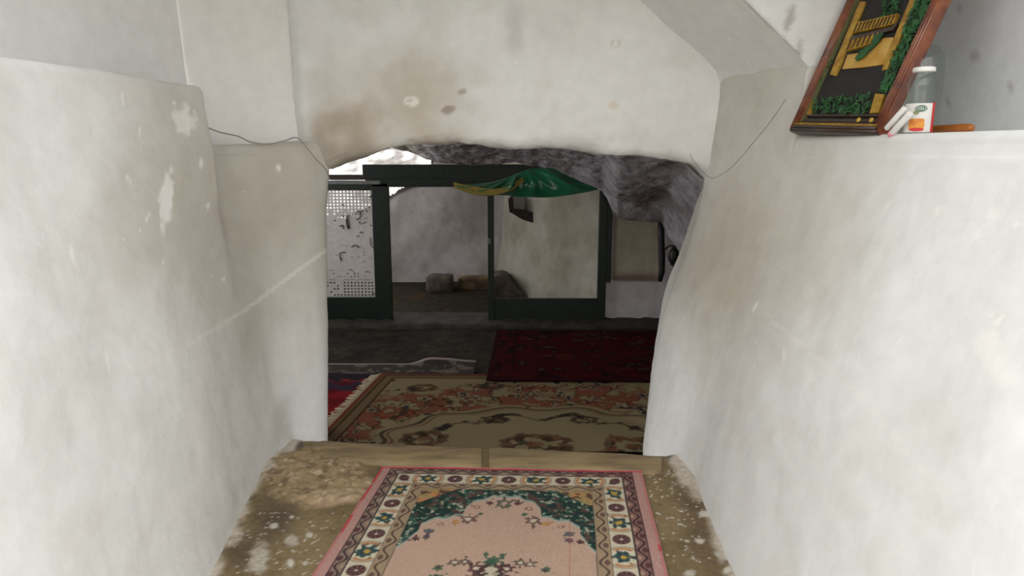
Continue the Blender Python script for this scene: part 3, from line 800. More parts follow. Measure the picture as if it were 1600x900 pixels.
# =================================================================== GREEN SATIN CLOTH over the beam
up = [(709, 287), (735, 288), (765, 285), (790, 279), (806, 272), (830, 264), (860, 262), (900, 274), (932, 293)]
lo = [(710, 292), (735, 300), (765, 304), (790, 305), (806, 307), (830, 308), (860, 308), (900, 303), (934, 296)]
cl = empty('satin_cloth', PY(820, 300, GY - .1), 'shiny green satin cloth with gold trim draped over the gate beam', 'cloth')
U = smooth_path([PY(x, y, GY - .07) for x, y in up], 120); Lo = smooth_path([PY(x, y, GY - .10) for x, y in lo], 120)
rows = []
for t in np.linspace(0, 1, 50):
    rows.append(U * (1 - t) + Lo * t)
P = np.stack(rows, 1)
uu = np.linspace(0, 1, 120)[:, None]; tt = np.linspace(0, 1, 50)[None, :]
env = np.sin(np.pi * np.clip(tt, 0, 1)) * np.sin(np.pi * uu) ** .5
fan = np.arctan2(uu - .52 + 0 * tt, tt + .35)
ridge = lambda ph: (1 - np.abs(np.sin(ph))) ** 1.5
P[..., 1] -= env * (.05 + .06 * ridge(7 * fan + 1.5 * tt) + .045 * ridge(13 * fan + .6 + 2.2 * tt * uu) + .02 * ridge(24 * fan + 1.1))
cs = grid('cloth_drape', P, M['satin'], None, cl, thick=.004)
tr_c = smooth_path([PY(709, 289, GY - .13), PY(728, 295, GY - .15), PY(755, 300, GY - .17), PY(776, 300, GY - .19), PY(798, 294, GY - .2), PY(818, 281, GY - .19)], 60)
w = np.interp(np.linspace(0, 1, 60), [0, .3, .6, 1], [.024, .042, .03, .024])
P = np.stack([tr_c + np.array([0, -.01 * math.sin(k), 0]) + w[:, None] * np.array([0, 0, 1.0]) * s for k, s in enumerate(np.linspace(-1, 1, 8))], 1)
grid('gold_trim', P, M['gold_trim'], None, cl, thick=.008)

# =================================================================== STONES AND SHELF behind the gate
def rock_thing(name, c, size, mat, label, cat, seed, rough=.16, pw=5):
    bm = bmesh.new(); bmesh.ops.create_cube(bm, size=2)
    bmesh.ops.subdivide_edges(bm, edges=list(bm.edges), cuts=7, use_grid_fill=True)
    V = np.array([v.co for v in bm.verts])
    r = (np.abs(V) ** pw).sum(1) ** (1. / pw); V = V / r[:, None]
    V = V * (1 + rough * (fbm(V + seed * 5.1, 1.1, 3, seed) - .5) * 2)[:, None]
    V = V * np.array(size) / 2
    for v, p in zip(bm.verts, V): v.co = Vector(p + np.array(c))
    return tag(bm_obj(name, bm, M[mat], None, True), label, cat)
p = PZ(687, 456, ZF + .02)
rock_thing('stone_block', (p[0], p[1] + .1, ZF + .12), (.36, .3, .24), 'stone', 'grey-brown squared stone block on the floor behind the open gate bay', 'stone', 3)
a_ = PZ(708, 452, ZF + .02); b_ = PZ(812, 452, ZF)
rock_thing('stone_ledge', ((a_[0] + b_[0]) / 2 - .02, a_[1] + .12, ZF + .09), ((b_[0] - a_[0]) * .8, .26, .17), 'stone_tan', 'low tan masonry ledge against the back wall behind the gate', 'ledge', 8, .05, 14)
rub = prism('rubble_slope', [PY(x, y, 8.62) for x, y in [(768, 478), (769, 433), (783, 430), (793, 433), (799, 443), (808, 449), (816, 459), (827, 468), (829, 478)]], (0, .42, 0), M['stone'], None, .02)
tag(rub, 'dark rubble slope at the foot of the yellowed wall behind the gate', 'rubble')
sh = empty('wall_shelf', PY(825, 345, 8.85), 'small dark wooden box shelf high on the wall behind the gate', 'shelf')
def spx(name, pts, d, mat, Y=8.72):
    return prism(name, [PY(x, y, Y) for x, y in pts], (0, d, 0), M[mat], sh)
spx('bottom_board', [(796, 331), (804, 329), (852, 333), (846, 350), (838, 350), (816, 343)], .3, 'dark_wood')
spx('side_board', [(842, 300), (860, 300), (853, 334), (839, 332)], .3, 'dark_wood')
spx('side_board', [(794, 312), (801, 306), (803, 330), (796, 332)], .3, 'dark_wood')
spx('back_board', [(800, 300), (843, 300), (840, 333), (802, 330)], .02, 'white_paint', 8.95)

# iron bar and black bundle by the niche
ib = tube('iron_bar', [PY(1033, 341, 7.25), PY(1033, 370, 7.25), PY(1034, 400, 7.24), PY(1034, 425, 7.23), PY(1031, 440, 7.22)], [.034, .036, .036, .034, .022], M['black'], None, 10)
tag(ib, 'black iron bar standing upright in front of the white niche', 'bar')
bb = empty('lantern', PY(1055, 405, 7.0), 'small black broken lantern hanging beside the iron bar', 'lantern')
def ellipsoid(name, c, s, mat, par, seed):
    bm = bmesh.new(); bmesh.ops.create_icosphere(bm, subdivisions=3, radius=1)
    for v in bm.verts:
        q = np.array(v.co); q = q * (1 + .3 * (fbm(q + seed, 1.5, 2, seed) - .5)); v.co = Vector(np.array(c) + q * np.array(s))
    return bm_obj(name, bm, M[mat], par, True)
ellipsoid('body', PY(1053, 400, 7.0), (.05, .05, .09), 'black', bb, 4)
tube('hoop', smooth_path([PY(1039, 389, 7.0), PY(1047, 384, 6.98), PY(1056, 386, 6.97), PY(1066, 390, 7.0)], 14), .009, M['black'], bb, 6)
tube('strut', [PY(1041, 389, 7.0), PY(1046, 410, 6.98)], .007, M['grey_paint'], bb, 6)
tube('strut', [PY(1047, 412, 6.98), PY(1059, 419, 6.96)], .009, M['black'], bb, 6)

# =================================================================== RUGS
def rugmap(o, eu, ev, W, L, nu, nv):
    u = np.linspace(0, 1, nu)[:, None] * np.ones((1, nv)); v = np.ones((nu, 1)) * np.linspace(0, 1, nv)[None, :]
    P = np.asarray(o) + u[..., None] * W * np.asarray(eu) + v[..., None] * L * np.asarray(ev)
    return P, u * W, v * L
def wave(q, period, amp): return amp * np.sin(2 * np.pi * q / period)
def disc(a, b, ra, rb): return 1 - sstep(.85, 1.1, np.sqrt((a / ra) ** 2 + (b / rb) ** 2))

# ---- small rug with the pink niche field on the landing
TL = PZ(597, 729, .012); TR = PZ(1003, 736, .012); BL = PZ(487, 900, .012); BR = PZ(1045, 900, .012)
W = float(np.linalg.norm(TR - TL)); ex = (TR - TL) / W
L = 1.70
NU, NV = 420, 560
u = np.linspace(0, 1, NU)[:, None] * np.ones((1, NV)); v = np.ones((NU, 1)) * np.linspace(0, 1, NV)[None, :]
ldir = (BL - TL) / np.linalg.norm(BL - TL); rdir = (BR - TR) / np.linalg.norm(BR - TR)
P = TL + u[..., None] * (TR - TL) + v[..., None] * L * (ldir * (1 - u[..., None]) + rdir * u[..., None])
a = u * W; b = v * L
P[..., 2] += .004 * (fbm(P, 3, 3, 501) - .5) + .006 * np.exp(-(b / .02) ** 2) * fbm(P, 12, 2, 502)
P[..., 0] += .006 * (fbm(P * np.array([0, 1, 0]), 5, 2, 503) - .5)
da_ = np.minimum(a, W - a); db_ = np.minimum(b, L - b)
am = a - W / 2; bm_ = np.where(b < L / 2, b, L - b)
d = np.minimum(da_, db_ + .030)                              # narrow end border
side = da_ < db_ + .030
q = np.where(side, b - L / 2, a - W / 2)                     # runs along the border
PINK = lin(198, 168, 150); CREAM = lin(214, 204, 182); DK = lin(60, 50, 54); TAUPE = lin(150, 128, 116); DGREEN = lin(48, 66, 62); RED = lin(196, 62, 74)
TEAL = lin(140, 166, 156); GOLD = lin(190, 162, 84); ORANGE = lin(186, 126, 78); MAROON = lin(92, 62, 66); GREEN = lin(72, 104, 86)
C = np.broadcast_to(PINK, P.shape).copy()
def paint(mask, col, k=1.0):
    global C
    C = mixc(C, col, np.clip(mask, 0, 1) * k)
# selvedge
e0, e1, e2, e3 = .05, .098, .192, .245
paint((d < e0) * 1.0, lin(190, 150, 142))
paint(np.exp(-((d - .006) / .006) ** 2) * (.4 + .6 * (fbm(P, 8, 2, 504) > .45)), RED)
paint((db_ < .016) * 1.0, lin(204, 74, 88), .9)
paint((db_ < .006) * 1.0, lin(226, 198, 190), .8)
# outer guard
g = (d > e0) & (d < e1)
paint(g * 1.0, TAUPE)
paint(g * (am > .3) * 1.0, lin(140, 92, 92), .6)
t_ = (d - (e0 + e1) / 2)
paint(g * (1 - sstep(.003, .007, np.abs(t_ - wave(q, .10, .013)))), DK, .9)
paint(g * disc(((q + .025) % .10) - .05, t_ + .012, .018, .012), MAROON, .9)
paint(g * disc(((q + .075) % .10) - .05, t_ - .014, .014, .009), lin(176, 150, 130), .9)
# main border
m_ = (d > e1) & (d < e2); t_ = d - (e1 + e2) / 2
paint(m_ * 1.0, CREAM)
per = .2475
qq = ((q + per / 2) % per) - per / 2
paint(m_ * disc(qq, t_, .036, .036), MAROON)
paint(m_ * disc(qq, t_, .036, .036) * (((np.arctan2(t_, qq) * 8 / np.pi) % 2) < .7), lin(130, 104, 96), .7)
paint(m_ * disc(qq, t_, .007, .007), lin(190, 180, 170))
q2 = (q % per) - per / 2
star = np.sqrt((q2 * .85) ** 2 + t_ ** 2) * (1 + .2 * np.cos(6 * np.arctan2(t_, q2)) + 1.2 * (fbm(P, 70, 2, 511) - .5))
paint(m_ * (1 - sstep(.030, .036, star)), lin(66, 92, 88))
paint(m_ * (1 - sstep(.018, .022, star)), lin(58, 74, 84))
paint(m_ * (1 - sstep(.010, .014, star)), GOLD)
for sg in (-1, 1):
    rr = np.sqrt(((q2 - sg * .042) / 1.0) ** 2 + (t_ / 1.7) ** 2)
    paint(m_ * np.exp(-((rr - .017) / .007) ** 2) * (np.sign(q2 - sg * .042) == sg), ORANGE, .95)
    paint(m_ * np.exp(-((rr - .029) / .003) ** 2) * (np.sign(q2 - sg * .042) == sg), lin(120, 104, 92), .7)
for ee in (e1, e2): paint(1 - sstep(.002, .005, np.abs(d - ee)), DK, .9)
paint(1 - sstep(.002, .004, np.abs(d - e0)), lin(70, 54, 58), .9)
# inner guard
g = (d > e2) & (d < e3); t_ = d - (e2 + e3) / 2
paint(g * 1.0, lin(170, 148, 122))
paint(g * (1 - sstep(.003, .007, np.abs(t_ - wave(q, .115, .014)))), lin(84, 70, 64), .9)
paint(g * disc(((q + .03) % .115) - .0575, t_ + .012, .018, .011), lin(110, 84, 80), .9)
paint(1 - sstep(.002, .004, np.abs(d - e3)), lin(110, 98, 90), .8)
# spandrels: dark green, speckled, stepping round the pink niche
fd = d > e3
yy = np.interp(np.abs(am), [0, .05, .095, .13, .155, .162, .20, .243, .29, .315, .318, .345, .389], [.263, .270, .296, .325, .36, .43, .45, .462, .478, .51, .575, .64, .70])
yy = yy + .008 * np.sin(np.abs(am) * 90)
sp = fd & (bm_ < yy)
paint(sp * 1.0, DGREEN)
sn = fbm(P, 60, 2, 505)
paint(sp * sstep(.53, .58, sn), lin(70, 104, 92)); paint(sp * sstep(.66, .70, sn), lin(182, 178, 158), .9)
paint(sp * sstep(.58, .62, fbm(P, 30, 3, 506)), lin(96, 74, 70), .9)
cornr = fd & (bm_ < .34 - .9 * np.clip(.36 - np.abs(am), 0, 1)) & (np.abs(am) > .20)
paint(cornr * 1.0, lin(176, 152, 104), .9); paint(cornr * sstep(.5, .56, fbm(P, 34, 3, 507)), lin(200, 140, 96), .9); paint(cornr * sstep(.55, .6, fbm(P, 38, 3, 508)), lin(92, 70, 66), .9)
paint(fd * (1 - sstep(.004, .009, np.abs(bm_ - yy - .006))), TEAL)
paint(fd * (1 - sstep(.002, .005, np.abs(bm_ - yy - .018))), lin(200, 190, 172), .6)
fln = fbm(P, 60, 2, 510)
def flower(ca, cb, s, c1=MAROON, c2=CREAM, mirror=True):
    for sg in ((-1, 1) if mirror and abs(ca) > .01 else (1,)):
        x_ = am - sg * ca; y_ = bm_ - cb
        r5 = np.sqrt(x_ ** 2 + y_ ** 2) * (1 + .2 * np.cos(6 * np.arctan2(y_, x_)) + 1.3 * (fln - .5))
        paint(1 - sstep(s * .8, s, r5), c1, .9); paint(1 - sstep(s * .3, s * .45, r5), c2, .9)
flower(0, .337, .040, lin(84, 92, 84), PINK); flower(.06, .335, .018, MAROON, MAROON); flower(.11, .375, .016, lin(150, 96, 88)); flower(.132, .475, .034, lin(110, 84, 80), CREAM); flower(.18, .50, .016, ORANGE, GOLD)
flower(.24, .52, .014, lin(140, 92, 86)); flower(.275, .575, .022, lin(96, 100, 106), lin(96, 100, 106)); flower(.275, .615, .018, lin(96, 84, 90), lin(96, 84, 90)); flower(.315, .63, .018, MAROON, MAROON); flower(.09, .43, .012, GREEN, GREEN)
flower(0, L / 2 - .02, .062, DK, CREAM); flower(0, L / 2 - .085, .03, GREEN, GREEN); flower(.10, L / 2 - .07, .022, lin(96, 80, 76)); flower(.135, L / 2 - .065, .02, lin(110, 90, 84)); flower(.055, L / 2 - .03, .03, MAROON, CREAM)
flower(.03, L / 2 - .12, .014, GREEN, GREEN); flower(.19, L / 2 - .03, .02, GREEN, MAROON)
# thread line and fading
paint(np.exp(-((a - W * .723) / .0018) ** 2) * fd * (bm_ > yy), lin(190, 100, 96), .7)
C = C * (1 + .12 * (fbm(P, 4, 4, 509) - .5))[..., None]
C = C * (.93 + .14 * _hash(np.floor(a / .004), np.floor(b / .004), np.zeros_like(a), 3))[..., None]
rug = grid('prayer_rug', P, M['carpet'], C * np.array([.86, .86, .84]), flip=True, thick=.009)
tag(rug, 'pink prayer rug with dark green niche corners and cream floral border on the landing', 'rug')

# ---- beige medallion carpet in the cave
def floor_z(P): return ZF
P0 = PZ(596, 586, ZF + .02); P1 = PZ(512, 672, ZF + .02)
ev = (P1 - P0); ev = ev / np.linalg.norm(ev)
P2 = PZ(1010, 612, ZF + .02); eu = np.array([1, -.02, 0]); eu = eu / np.linalg.norm(eu); ev = np.array([ev[0], ev[1], 0]); ev /= np.linalg.norm(ev)
W, L = 2.5, 2.0
P, a, b = rugmap(P0, eu, ev, W, 1.5, 420, 260)
P[..., 2] = ZF + .034 + .008 * (fbm(P, 2, 3, 511) - .5)
TAN = lin(196, 178, 136); BR = lin(110, 74, 52); CR = lin(176, 84, 66); OL = lin(150, 128, 84); NAVY = lin(64, 56, 74)
C = np.broadcast_to(TAN, P.shape).copy()
da_ = np.minimum(a, W - a); db_ = np.minimum(b, L * 1.6 - b)
d = np.minimum(da_, db_ * 1.15)
nA = fbm(P, 9, 3, 512); nB = fbm(P + 7.7, 16, 3, 513); nC = fbm(P + 3.1, 5, 2, 516)
for lo_, hi_, c_ in ((0, .022, CR), (.022, .045, lin(150, 124, 92)), (.045, .062, BR), (.062, .12, lin(160, 140, 104)), (.12, .14, BR)):
    paint(((d >= lo_) & (d < hi_)) * 1.0, c_)
fld = d > .14
cx_, cy_ = W * .56, L * .70
th = np.arctan2((b - cy_) / .62, (a - cx_) / 1.0)
rr = np.sqrt(((a - cx_) / 1.0) ** 2 + ((b - cy_) / .62) ** 2) + .05 * np.cos(12 * th) + .05 * (nC - .5)
spray = sstep(1.05, 1.12, rr) * (1 - sstep(.28, .34, .34 * (rr - 1.05) + .25 * (nA - .35)))
paint(fld * spray * sstep(.42, .47, nA), CR, .8)
paint(fld * spray * sstep(.50, .54, nB), lin(150, 104, 74), .8)
paint(fld * spray * (1 - sstep(.012, .022, np.abs(nA - .45))), lin(84, 58, 52), .85)          # dark outlines of the sprays
paint(fld * spray * sstep(.60, .64, nB), lin(208, 190, 150), .9)
paint(fld * sstep(1.0, 1.05, rr) * sstep(.68, .71, nB), NAVY, .9)
paint(fld * (1 - sstep(.010, .022, np.abs(rr - 1.0))), lin(84, 62, 54), .85)
paint(fld * (1 - sstep(.006, .014, np.abs(rr - .955))), lin(150, 80, 66), .7)
wre = np.abs(rr - .74 - .06 * np.sin(9 * th))
paint(fld * (1 - sstep(.008, .02, wre)), lin(96, 86, 60), .8)
paint(fld * (1 - sstep(.05, .075, wre + .10 * (nB - .4))) * sstep(.50, .54, nB), lin(112, 88, 70), .85)
paint(fld * (1 - sstep(.05, .075, wre + .10 * (nA - .4))) * sstep(.60, .63, nB), lin(66, 56, 60), .85)
for (fx, fy, s, c1) in [(cx_, cy_ + .02, .24, lin(120, 80, 62)), (cx_ - .72, cy_ - .06, .15, lin(130, 90, 66)), (cx_ + .62, cy_ + .04, .20, lin(150, 92, 70)), (cx_ - .30, cy_ - .40, .09, lin(96, 76, 66)), (cx_ + .3, cy_ - .40, .09, lin(90, 70, 60)), (.42, .36, .12, BR), (.95, .30, .10, lin(96, 70, 70)), (.36, .90, .14, CR), (.62, .68, .10, BR)]:
    x_, y_ = a - fx, (b - fy) * 1.3
    an_ = np.arctan2(y_, x_)
    r5 = np.sqrt(x_ ** 2 + y_ ** 2) * (1 + .06 * np.cos(8 * an_) + .9 * (nB - .5) + .5 * (nA - .5))
    paint(fld * sstep(s * .5, s * .58, r5) * (1 - sstep(s * .85, s, r5)), c1, .9)
    paint(fld * sstep(s * .5, s * .58, r5) * (1 - sstep(s * .85, s, r5)) * sstep(.2, .6, np.cos(8 * an_)), lin(184, 150, 112), .4)
    paint(fld * (1 - sstep(s * .8, s * .95, r5)) * sstep(.52, .56, nB), lin(78, 70, 54), .8)
    paint(fld * (1 - sstep(s * .2, s * .3, r5)), lin(160, 104, 80), .8)
    paint(fld * np.exp(-((r5 - s) / .012) ** 2) * sstep(.45, .5, nB), lin(66, 60, 48), .8)
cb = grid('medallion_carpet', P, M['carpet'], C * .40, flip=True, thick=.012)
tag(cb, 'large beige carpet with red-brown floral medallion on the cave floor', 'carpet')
# its cream fringe on the left edge
bm = bmesh.new()
rs = np.random.RandomState(9)
for t in np.arange(0, 1.5, .022):
    p0 = P0 + ev * t; p0 = np.array([p0[0], p0[1], ZF + .03])
    tube_bm(bm, [p0, p0 + np.array([-.05, rs.uniform(-.02, .02), -.008]), p0 + np.array([-.085 - .02 * rs.rand(), rs.uniform(-.035, .035), -.012])], [.008, .007, .004], 4)
fo = bm_obj('fringe', bm, M['fringe'], cb, True); fo['kind'] = 'stuff'

# ---- deep red carpet, overlapping on the right
Pa = PZ(776, 524, ZF); Pb = PZ(760, 604, ZF)
ev = np.array([(Pb - Pa)[0], (Pb - Pa)[1], 0]); L = np.linalg.norm(ev); ev /= L
P, a, b = rugmap(Pa, np.array([1, -.012, 0]), ev, 2.0, L, 260, 200)
P[..., 2] = ZF + .055 + .012 * (fbm(P, 2.5, 3, 521) - .5) + .01 * np.exp(-((P[..., 1] - 5.8) / .4) ** 2)
C = np.broadcast_to(lin(118, 26, 34), P.shape).copy()
d = np.minimum(np.minimum(a, 2.0 - a), np.minimum(b, L - b))
nA = fbm(P, 8, 4, 522); nB = fbm(P, 13, 3, 523)
paint((d < .05) * 1.0, lin(92, 34, 40)); paint(((d > .05) & (d < .2)) * sstep(.5, .56, nA), lin(60, 30, 40), .9); paint((1 - sstep(.004, .012, np.abs(d - .2))), lin(46, 28, 34), .9)
paint((d > .2) * sstep(.55, .6, nB), lin(64, 30, 40), .9); paint((d > .2) * sstep(.62, .66, nA), lin(150, 60, 54), .8); paint((d > .05) * sstep(.67, .7, nB), lin(150, 120, 96), .6)
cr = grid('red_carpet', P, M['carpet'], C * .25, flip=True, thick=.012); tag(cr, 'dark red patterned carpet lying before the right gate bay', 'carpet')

# ---- grey-brown runner with a curled pale edge, between gate and carpet
Pa = PZ(505, 571, ZF); Pb = PZ(742, 582, ZF)
P, a, b = rugmap(np.array([Pa[0], Pa[1], 0]), np.array([1, 0, 0]), np.array([.0, -1, 0]), Pb[0] - Pa[0], .62, 160, 90)
curl = np.exp(-(b / .07) ** 2) * (sstep(.55, .72, a / (Pb[0] - Pa[0])) * (1 - .5 * sstep(.75, 1, a / (Pb[0] - Pa[0]))))
P[..., 2] = ZF + .016 + .075 * curl + .004 * fbm(P, 5, 2, 531); P[..., 1] -= .06 * curl
C = np.broadcast_to(lin(92, 82, 78), P.shape).copy(); nA = fbm(P, 14, 3, 532)
C = mixc(C, lin(150, 138, 128), sstep(.52, .58, nA) * (b < .28) * .8); C = mixc(C, lin(60, 52, 60), ((b > .28)) * 1.0); C = mixc(C, lin(196, 180, 174), (b < .03) * 1.0)
C = mixc(C, lin(170, 60, 58), ((b > .42)) * sstep(.4, .5, nA))
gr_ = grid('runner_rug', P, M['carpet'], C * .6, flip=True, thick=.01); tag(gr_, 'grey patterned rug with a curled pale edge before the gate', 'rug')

# ---- bright red carpet at far left under the fringe
Pa = PZ(480, 600, ZF)
P, a, b = rugmap(np.array([-2.6, Pa[1], 0]), np.array([1, 0, 0]), np.array([0, -1, 0]), 1.45, 1.3, 80, 80)
P[..., 2] = ZF + .02
C = np.broadcast_to(lin(164, 40, 46), P.shape).copy(); C = mixc(C, lin(70, 60, 76), (b < .22) * 1.0); C = mixc(C, lin(120, 30, 38), sstep(.5, .6, fbm(P, 10, 3, 541)) * .8)
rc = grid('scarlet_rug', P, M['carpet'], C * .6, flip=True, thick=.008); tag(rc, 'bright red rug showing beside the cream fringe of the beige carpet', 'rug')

# =================================================================== PICTURE on the right shelf
FB1 = np.array([1.195, 2.97, 1.585]);
fe = np.array([.242, -.97, -.012]); fe /= np.linalg.norm(fe)
lean = math.radians(21.5)
fh = np.cross(fe, [0, 0, 1.0]); fh /= np.linalg.norm(fh)
if fh[0] < 0: fh = -fh
fu = math.cos(lean) * np.array([0, 0, 1.0]) + math.sin(lean) * fh
fn = np.cross(fe, fu); fn /= np.linalg.norm(fn)
if np.dot(fn, CAM - FB1) < 0: fn = -fn
FB1 = PPL(1239, 208, FB1, fn); FBR = PPL(1380, 214, FB1, fn)
fe = (FBR - FB1); FW = np.linalg.norm(fe); fe = fe / FW
fu = fu - fe * np.dot(fu, fe); fu /= np.linalg.norm(fu); fn = np.cross(fe, fu)
if np.dot(fn, CAM - FB1) < 0: fn = -fn
FH = .82
print('FRAME', FB1, FBR, FW)
def F(u, v, n=0.0): return FB1 + fe * u + fu * v + fn * n
def FX(x, y):
    p = PPL(x, y, FB1, fn) - FB1; return float(np.dot(p, fe)), float(np.dot(p, fu))
pic = empty('picture_frame', F(FW / 2, 0, 0), 'framed golden gate relief picture leaning on the right shelf', 'picture')
def fpoly(name, pts, n0, n1, mat, bev=0.0, parent=pic):
    return prism(name, [F(u_, v_, n0) for u_, v_ in pts], fn * (n1 - n0), M[mat] if isinstance(mat, str) else mat, parent, bev)
def fpx(name, pts, n0, n1, mat, bev=0.0, parent=pic):
    return fpoly(name, [FX(x, y) for x, y in pts], n0, n1, mat, bev, parent)
fb = .044
fpoly('backing', [(.01, .01), (FW - .01, .01), (FW - .01, FH - .01), (.01, FH - .01)], -.012, .0, 'velvet')
def fbar(name, a, b, c, d, mat):
    bar = fpoly(name, [a, b, c, d], -.02, .022, mat, .004)
    a, b, c, d = map(np.array, (a, b, c, d))       # a,b outer edge; d,c inner edge
    for t, r in ((.22, .007), (.5, .009), (.78, .006)):
        p0 = a + (d - a) * t; p1 = b + (c - b) * t
        tube('moulding', [F(*p0, .022), F(*p1, .022)], r, M[mat], bar, 8)
    return bar
lb = fbar('frame_side', (0, 0), (0, FH), (fb, FH - fb), (fb, fb), 'mahogany')
rb = fbar('frame_side', (FW, 0), (FW, FH), (FW - fb, FH - fb), (FW - fb, fb), 'mahogany')
bb_ = fbar('frame_bottom', (0, 0), (FW, 0), (FW - fb, fb), (fb, fb), 'frame_dark')
fbar('frame_top', (0, FH), (FW, FH), (FW - fb, FH - fb), (fb, FH - fb), 'mahogany')
bm = bmesh.new()
for t in np.arange(.02, FW - .02, .0085):
    tube_bm(bm, [F(t, .018, .024), F(t + .006, .034, .03), F(t + .004, .036, .024)], .0022, 4)
bd = bm_obj('gold_beading', bm, M['gold'], bb_, True)
for uu_ in (FW - .06, FW - .125):
    lathe('rosette', [(0, .006), (.008, .004), (.010, 0)], F(uu_, .05, .028), M['gold'], bb_, 10, fn)
# inner slips and relief
ui0, ui1 = fb, FW - fb
fpoly('inner_slip', [(ui0, fb), (ui0 + .007, fb + .007), (ui0 + .007, FH - fb - .007), (ui0, FH - fb)], 0, .016, 'leaf_dull')
fpoly('stripe', [(ui0, fb + .004), (ui1, fb + .004), (ui1, fb + .016), (ui0, fb + .016)], 0, .012, 'frame_dark', .003)
fpoly('stripe', [(ui0, fb + .026), (ui1, fb + .026), (ui1, fb + .036), (ui0, fb + .036)], 0, .012, 'frame_dark', .003)
fpx('corner_block', [(1262, 181), (1269, 160), (1274, 158), (1271, 180)], 0, .012, 'gold', .002)
fpx('corner_block', [(1362, 179), (1371, 148), (1385, 149), (1376, 178)], 0, .012, 'gold', .002)
fpx('column', [(1299, 118), (1304, 106), (1346, 3), (1355, 4), (1313, 108), (1308, 120)], .0, .010, 'gold', .003)
fpx('column', [(1380, 112), (1386, 95), (1428, -8), (1438, -6), (1394, 98), (1389, 110)], .0, .010, 'gold', .003)
fpx('gold_panel', [(1317, 109), (1326, 86), (1342, 84), (1362, 82), (1382, 60), (1398, 59), (1381, 102), (1350, 106)], .0, .006, 'gold_pale', .002)
def slat_beam(x0, y0, x1, y1, h, n, nm):
    be = fpx(nm, [(x0, y0), (x1, y1), (x1 + h * .42, y1 - h), (x0 + h * .42, y0 - h)], 0, .014, 'gold', .002)
    for k in range(n):
        f = (k + .5) / n; xa = x0 + (x1 - x0) * f; ya = y0 + (y1 - y0) * f
        q0 = FX(xa, ya - 1); q1 = FX(xa + h * .36, ya - h * .85)
        tube('groove_bar', [F(*q0, .015), F(*q1, .015)], .0026, M['gold'] if k % 2 else M['frame_dark'], be, 5)
slat_beam(1337, 54, 1400, 40, 17, 22, 'upper_beam')
slat_beam(1326, 82, 1372, 68, 19, 12, 'lower_beam')
fpx('rail', [(1334, 60), (1400, 44), (1404, 38), (1406, 41), (1400, 50), (1333, 65)], .004, .016, 'frame_dark')
fpx('banner', [(1341, 95), (1350, 82), (1368, 72), (1372, 58), (1386, 54), (1380, 66), (1366, 80), (1354, 92), (1344, 98)], .014, .02, 'leaf', .001)
# foliage: clusters of single leaves
def leaves(name, poly_px, count, size, n0, seed, mat='leaf'):
    rs = np.random.RandomState(seed)
    poly = [FX(x, y) for x, y in poly_px]
    us = [p[0] for p in poly]; vs_ = [p[1] for p in poly]
    def inside(x, y):
        c = False; j = len(poly) - 1
        for i in range(len(poly)):
            xi, yi = poly[i]; xj, yj = poly[j]
            if (yi > y) != (yj > y) and x < (xj - xi) * (y - yi) / (yj - yi) + xi: c = not c
            j = i
        return c
    bm = bmesh.new(); k = 0; tries = 0
    while k < count and tries < count * 30:
        tries += 1
        x = rs.uniform(min(us), max(us)); y = rs.uniform(min(vs_), max(vs_))
        if not inside(x, y): continue
        k += 1; an = rs.uniform(0, 6.28); l = size * rs.uniform(.6, 1.3); w_ = l * .35
        n_ = n0 + rs.uniform(0, .014); du = np.array([math.cos(an), math.sin(an)]); dv = np.array([-du[1], du[0]])
        c = np.array([x, y])
        pts = [(c - du * l * .5, n_), (c + dv * w_ * .5, n_ + .003), (c + du * l * .5, n_ + .006), (c - dv * w_ * .5, n_ + .003)]
        vs2 = [bm.verts.new(Vector(F(p[0], p[1], h))) for p, h in pts]; vc = bm.verts.new(Vector(F(c[0], c[1], n_ + .008)))
        for i in range(4): bm.faces.new((vs2[i], vs2[(i + 1) % 4], vc))
    o = bm_obj(name, bm, M[mat], pic, False); o['kind'] = 'stuff'; return o
leaves('foliage', [(1378, 148), (1398, 98), (1440, -10), (1470, -10), (1430, 60), (1395, 140)], 420, .03, .002, 5)
leaves('foliage', [(1272, 179), (1277, 157), (1364, 148), (1360, 179)], 260, .024, .002, 6)
leaves('foliage', [(1380, 28), (1386, 0), (1412, -10), (1408, 20)], 90, .018, .002, 7)
leaves('foliage', [(1279, 140), (1300, 92), (1322, 30), (1330, 0), (1334, 0), (1322, 40), (1300, 105), (1284, 140)], 60, .014, .001, 8)

# =================================================================== BOTTLES, PAPER ROLL, ROD on the shelf
SZ = 1.556
def on_shelf(x, y):     # where the ray through a base pixel meets the shelf height
    return PZ(x, y, SZ)
YB = 2.42
cB = PY(1433, 212, YB); cB[2] = SZ; sc = YB / FPX * .97
bot = empty('glass_bottle', cB, 'clear juice bottle with white lid and red edged fruit label on the shelf', 'bottle')
prof = [(0, .002), (18.5, 0), (20, 2), (20.5, 8), (20.5, 46), (20, 52), (21, 60), (22, 68), (21.5, 76), (18.5, 84), (16, 90), (15, 94)]
pf = [(r * sc, z * sc) for r, z in prof]
lathe('glass_body', pf, cB, M['glass'], bot, 40)
lathe('lid', [(0, 100 * sc), (13.5 * sc, 100 * sc), (15.6 * sc, 99 * sc), (16 * sc, 97 * sc), (16 * sc, 93 * sc), (15.4 * sc, 92.6 * sc), (0, 92.6 * sc)], cB, M['lid'], bot, 32)
vd = CAM - cB; ang0 = math.atan2(vd[1], vd[0])
